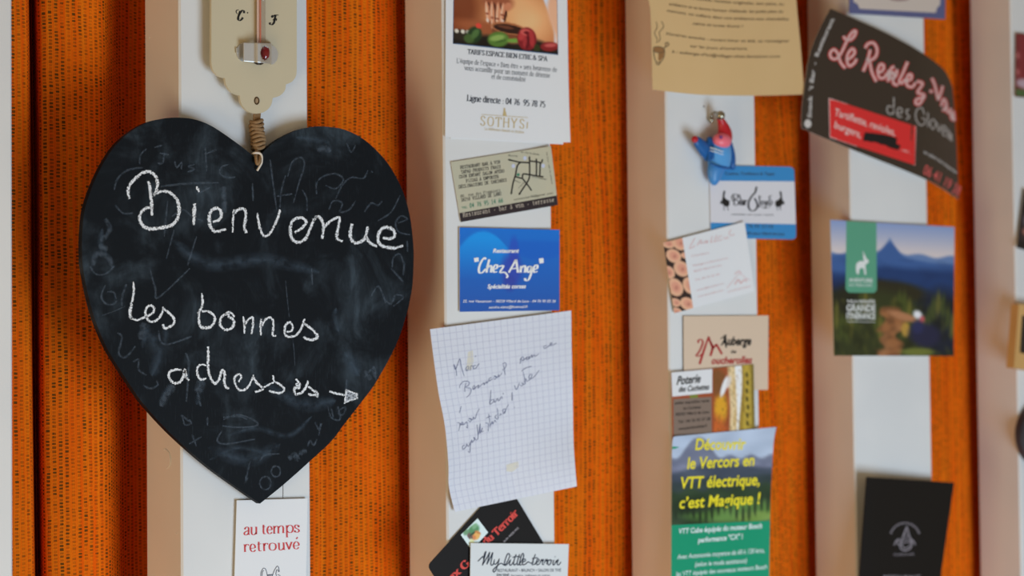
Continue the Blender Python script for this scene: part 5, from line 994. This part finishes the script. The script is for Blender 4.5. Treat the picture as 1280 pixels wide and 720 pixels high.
# dark card lower right, leaning off its slat
yd = lambda px, py: -13.5 + 6 * max(0, (px - 1090) / 100)
qd = [(1083.2, 596.2), (1192.8, 603.2), (1166, 790), (1069, 790)]
c16 = sheet('business_card', qd, yd, mat('matt_black_card', (24, 21, 19), .6, 0, .2), 'matt black card with pale round fir emblem, low on right', 'card', th=.6, edge=mat('black_card_edge', (36, 32, 30), .7))
K514 = (1060, 580, 5.14)
def w16(b):
    R = lambda p, w_=.9: ribbon(b, T(*K514, p), w_, yd, .15, 5)
    R([(378, 400), (350, 470), (336, 520)], 1.2); R([(378, 400), (398, 470), (410, 520)], 1.2); R([(330, 515), (340, 545), (368, 556), (398, 545), (410, 520)], 1.4); R([(340, 520), (370, 540), (402, 522)], 1.2)
    for y in (430, 450, 470, 490, 508): R([(372 - (y - 400) * .28, y + 8), (378, y - 6), (384 + (y - 400) * .28, y + 8)], 1.0)
    for p in ([(296, 522), (312, 490), (322, 520)], [(312, 490), (326, 482), (336, 500)], [(432, 522), (418, 490), (408, 520)], [(418, 490), (406, 482), (398, 500)]): R(p, 1.3)
    for k in range(15):
        a = math.radians(200 + 140 * k / 14); x, y = 366 + 95 * math.cos(a), 475 + 95 * math.sin(a)
        R([(x - 6 * math.cos(a), y - 6 * math.sin(a)), (x + 7 * math.cos(a), y + 7 * math.sin(a))], 1.5)
    text(b, 'VILLARD DE LANS', T(*K514, [(292, 590), (425, 586)]), 3.0, yd); text(b, 'RESTAURANT', T(*K514, [(230, 740), (466, 740)]), 5.0, yd, bold=.01)
letters(c16, w16, mat('silver_grey_ink', (150, 142, 150), .5), 'emblem')

# blue framed card, top right
yq = YF(-1.8)
c17 = sheet('business_card', [(1060.4, -62), (1182.6, -58), (1181.4, 24.2), (1061.4, 17)], yq, mat('slate_blue_print', (88, 92, 132), .5, gain=1.2), 'white card framed in slate blue with notched corners, at top', 'card')
b = MB(); poly(b, [(1066.5, -56), (1175.5, -52), (1175.2, 6)] + [(1171.5, 9.5), (1169.6, 16)] + [(1074.5, 11)] + [(1072, 5), (1067, 2.5)], yq, .1); b.build('white_panel', mat('cream_panel', (214, 200, 190), .6), c17)
b = MB(); disc(b, (1124, -2), 13, 3.6, yq, .2); b.build('printed_mark', mat('mauve_ink', (168, 140, 136), .6), c17)

# things on the last slat, cut by the right edge
ye = YF(-2.0)
c18 = sheet('business_card', [(1269.2, 41), (1340, 50), (1341, 128), (1268.6, 121)], ye, mat('maroon_print', (92, 32, 34), .5, gain=1.5), 'dark red card with green foot at the right edge', 'card')
def p_red(U, V):
    c = Canvas(U, V, (104, 38, 42)); c.ell(.1, .35, .2, .05, (150, 84, 84), .1, .5); c.ell(.1, .62, .2, .05, (150, 84, 84), .1, .5); c.right(.06 + 0 * V, (112, 40, 44), .04); c.ell(.2, .8, .2, .08, (160, 140, 150), .1, .4); c.below(.88 + .05 * U, (64, 88, 50), .05); return c.a
picture([(1270.4, 42.6), (1339, 51), (1340, 126), (1269.8, 119.6)], 30, 30, p_red, ye, c18, .1, 1.5)
yx = YF(-3.0)
c19 = sheet('business_card', [(1279.4, 236), (1350, 262), (1340, 330), (1270.6, 309.5)], yx, mat('night_black_print', (34, 30, 30), .5), 'black card at the right edge, between dark red card and wooden frame', 'card')
def p_port(U, V):
    c = Canvas(U, V, (44, 38, 40)); c.ell(.35, .45, .3, .25, (146, 140, 156), 0, .4); c.ell(.25, .75, .2, .12, (190, 118, 100), 0, .5); return c.a
picture([(1281.6, 252), (1346, 272), (1339, 320), (1273.8, 300)], 24, 24, p_port, yx, c19, .1, 1.4)
# little wooden frame
def bar(b, q, y0, th): prism(b, q, YF(y0), th)
t_ = NT('pale_pine'); cc = t_.obj(); nn = t_.noise(t_.scale(cc, (160, 160, 10)), 1, 3); t_.base(t_.mix(nn, lin((186, 142, 84), 1.2), lin((206, 166, 106), 1.2)), .55)
fr = [(1273.6, 380), (1338, 388), (1334, 470), (1267.4, 459.5)]; inn = [(1277.6, 393.5), (1330, 400), (1327, 455), (1274.6, 440.5)]
b = MB()
for i in range(4): prism(b, [fr[i], fr[(i + 1) % 4], inn[(i + 1) % 4], inn[i]], YF(-9), 8)
c20 = b.build('picture_frame', t_.m); tag(c20, 'small pale wooden frame with dark picture at the right edge', 'frame')
b = MB(); prism(b, inn, YF(-4), 2); b.build('dark_picture', mat('dark_picture_print', (46, 42, 40), .3), c20)
# dark round plaque
b = MB(); prism(b, [(1306 + 31.5 * math.cos(a), 543 + 42 * math.sin(a)) for a in np.linspace(0, 2 * math.pi, 33)[:-1]], YF(-6), 5); c21 = b.build('round_plaque', mat('dark_slate_plaque', (62, 58, 64), .5)); tag(c21, 'dark rounded plaque below the wooden frame at the right edge', 'plaque')
b = MB(); rg = [at(1306 + 29.5 * math.cos(a), 543 + 39.5 * math.sin(a), -6.4) for a in np.linspace(0, 2 * math.pi, 33)]; b.tube(rg, .0012, 8, cap=False); b.build('rim', mat('dark_plaque_rim', (48, 45, 50), .4), c21, smooth=True)

# ------------------------------------------------------------------ painted figurine on the third slat
def loft(b, rings, seg=18, m=0, cap=True):
    """rings of (px, py, y mm, half width mm, half depth mm)"""
    R_ = []
    for px, py, y, rx, ry in rings:
        c_ = at(px, py, y); R_.append([b.add(c_ + Vector((rx * .001 * math.cos(2 * math.pi * k / seg), ry * .001 * math.sin(2 * math.pi * k / seg), 0))) for k in range(seg)])
    for i in range(len(R_) - 1):
        for k in range(seg): k2 = (k + 1) % seg; b.face((R_[i][k2], R_[i][k], R_[i + 1][k], R_[i + 1][k2]), m)
    if cap: b.face(R_[0], m); b.face(R_[-1][::-1], m)
lb = mat('sky_blue_enamel', (84, 156, 216), .35, gain=1.1); db = mat('deep_blue_enamel', (22, 92, 160), .35); rd = mat('red_enamel', (176, 30, 40), .3, gain=1.15); pk = mat('pink_enamel', (228, 108, 124), .35, gain=1.15)
b = MB(); loft(b, cr([(898.5, 177, -8, 7.8, 3.6), (899.2, 180, -8.2, 9.8, 5.2), (899.5, 190, -8.2, 10.8, 6.2), (899.2, 200, -8, 10.8, 6.0), (898.6, 208, -8, 9.8, 5.6)], 4))
fig = b.build('figurine', lb, smooth=True); tag(fig, 'small blue figurine with red pointed head and pink face, above the rounded card', 'figurine')
b = MB(); loft(b, cr([(897.6, 204, -8, 9.0, 5.0), (895, 212, -8, 7.6, 4.8), (893.2, 221, -7.5, 5.8, 4.0), (892.8, 227, -7.2, 4.0, 3.0), (892.8, 231.5, -7, 1.4, 1.2)], 4)); b.build('tail', mat('mid_blue_enamel', (66, 136, 202), .35), fig, smooth=True)['label'] = 'tapered blue tail'
b = MB(); loft(b, cr([(886.8, 171, -7, 1.2, 1.4), (887.6, 177, -7.4, 3.0, 3.2), (888.4, 188, -7.6, 3.6, 4.2), (888.4, 200, -7.6, 3.2, 4.0)], 4)); b.build('shoulder', db, fig, smooth=True)['label'] = 'deep blue shoulder'
b = MB(); loft(b, cr([(898.6, 142.5, -11, 1.4, 1.2), (900.5, 148, -11, 3.0, 2.2), (904.4, 157, -10, 4.8, 3.4), (906.0, 166, -9.4, 6.2, 4.4), (904.8, 175, -9, 7.4, 4.8)], 4)); b.build('head', rd, fig, smooth=True)['label'] = 'red pointed head'
b = MB(); b.ball(at(902.4, 176, -11.6), .0086, .0052, .0058, 18, 12); face = b.build('face', pk, fig, smooth=True); face['label'] = 'pink face patch'
b = MB(); b.ball(at(901.2, 171.5, -15.9), .0017, .0006, .0013, 10, 6); b.build('eye', mat('violet_enamel', (112, 60, 130), .3), face, smooth=True)
b = MB(); pts = cr([tuple(at(*p)) for p in ((886.5, 193, -7), (880, 186, -8.5), (873.5, 179, -10), (868.8, 174.5, -11))], 5); n = len(pts)
b.tube(pts, [float(np.interp(i / (n - 1), [0, .35, .8, 1], [.0062, .0056, .0040, .0026])) for i in range(n)], 12, flat=.6); wing = b.build('wing', db, fig, smooth=True); wing['label'] = 'deep blue raised wing'
b = MB(); b.ball(at(868.6, 174.3, -11.2), .0030, .0020, .0026, 12, 8); b.build('wing_tip', rd, wing, smooth=True)
b = MB(); pts = cr([tuple(at(*p)) for p in ((911.5, 176, -5.5), (914.2, 192, -5.2), (915, 206, -4.8), (917, 211, -4.6))], 5); b.tube(pts, [.0016 + .0014 * math.sin(math.pi * i / (len(pts) - 1)) for i in range(len(pts))], 10); b.build('wing', db, fig, smooth=True)
b = MB(); b.tube(cr([tuple(at(*p)) for p in ((886.8, 203.5, -12.2), (893, 206.5, -13.8), (902, 209, -13.8), (911, 210.5, -11))], 5), .0009, 8); b.tube(cr([tuple(at(*p)) for p in ((886.0, 172, -9.5), (885.6, 186, -11), (886.2, 202, -11))], 5), .0011, 8); b.build('trim_line', db, fig, smooth=True)
b = MB(); b.tube(cr([tuple(at(*p)) for p in ((887.2, 184.4, -12), (893, 186, -14.6), (901, 188.6, -14.7), (907.6, 191, -12.4))], 5), .00055, 8); b.tube(cr([tuple(at(*p)) for p in ((887.2, 188, -12), (893, 189.6, -14.6), (901, 192.2, -14.7), (907.6, 194, -12.4))], 5), .00045, 8); b.build('white_stripe', mat('pale_enamel', (206, 222, 236), .35), fig, smooth=True)
b = MB(); b.ball(at(900.6, 144.2, -13), .0034, .0034, .0034, 16, 10); b.ball(at(888.6, 149.6, -3.0), .0022, .0022, .0022, 12, 8); b.tube(cr([tuple(at(*p)) for p in ((888.4, 151, -2.5), (888.6, 144, -4), (893, 140.4, -7), (899, 142, -11))], 6), .0009, 8); b.build('hanger', mat('silver_metal', (170, 164, 146), .22, 1.0), fig, smooth=True)['label'] = 'silver hanging beads'

for o in list(bpy.data.objects):
    if '_o' in o: del o['_o']
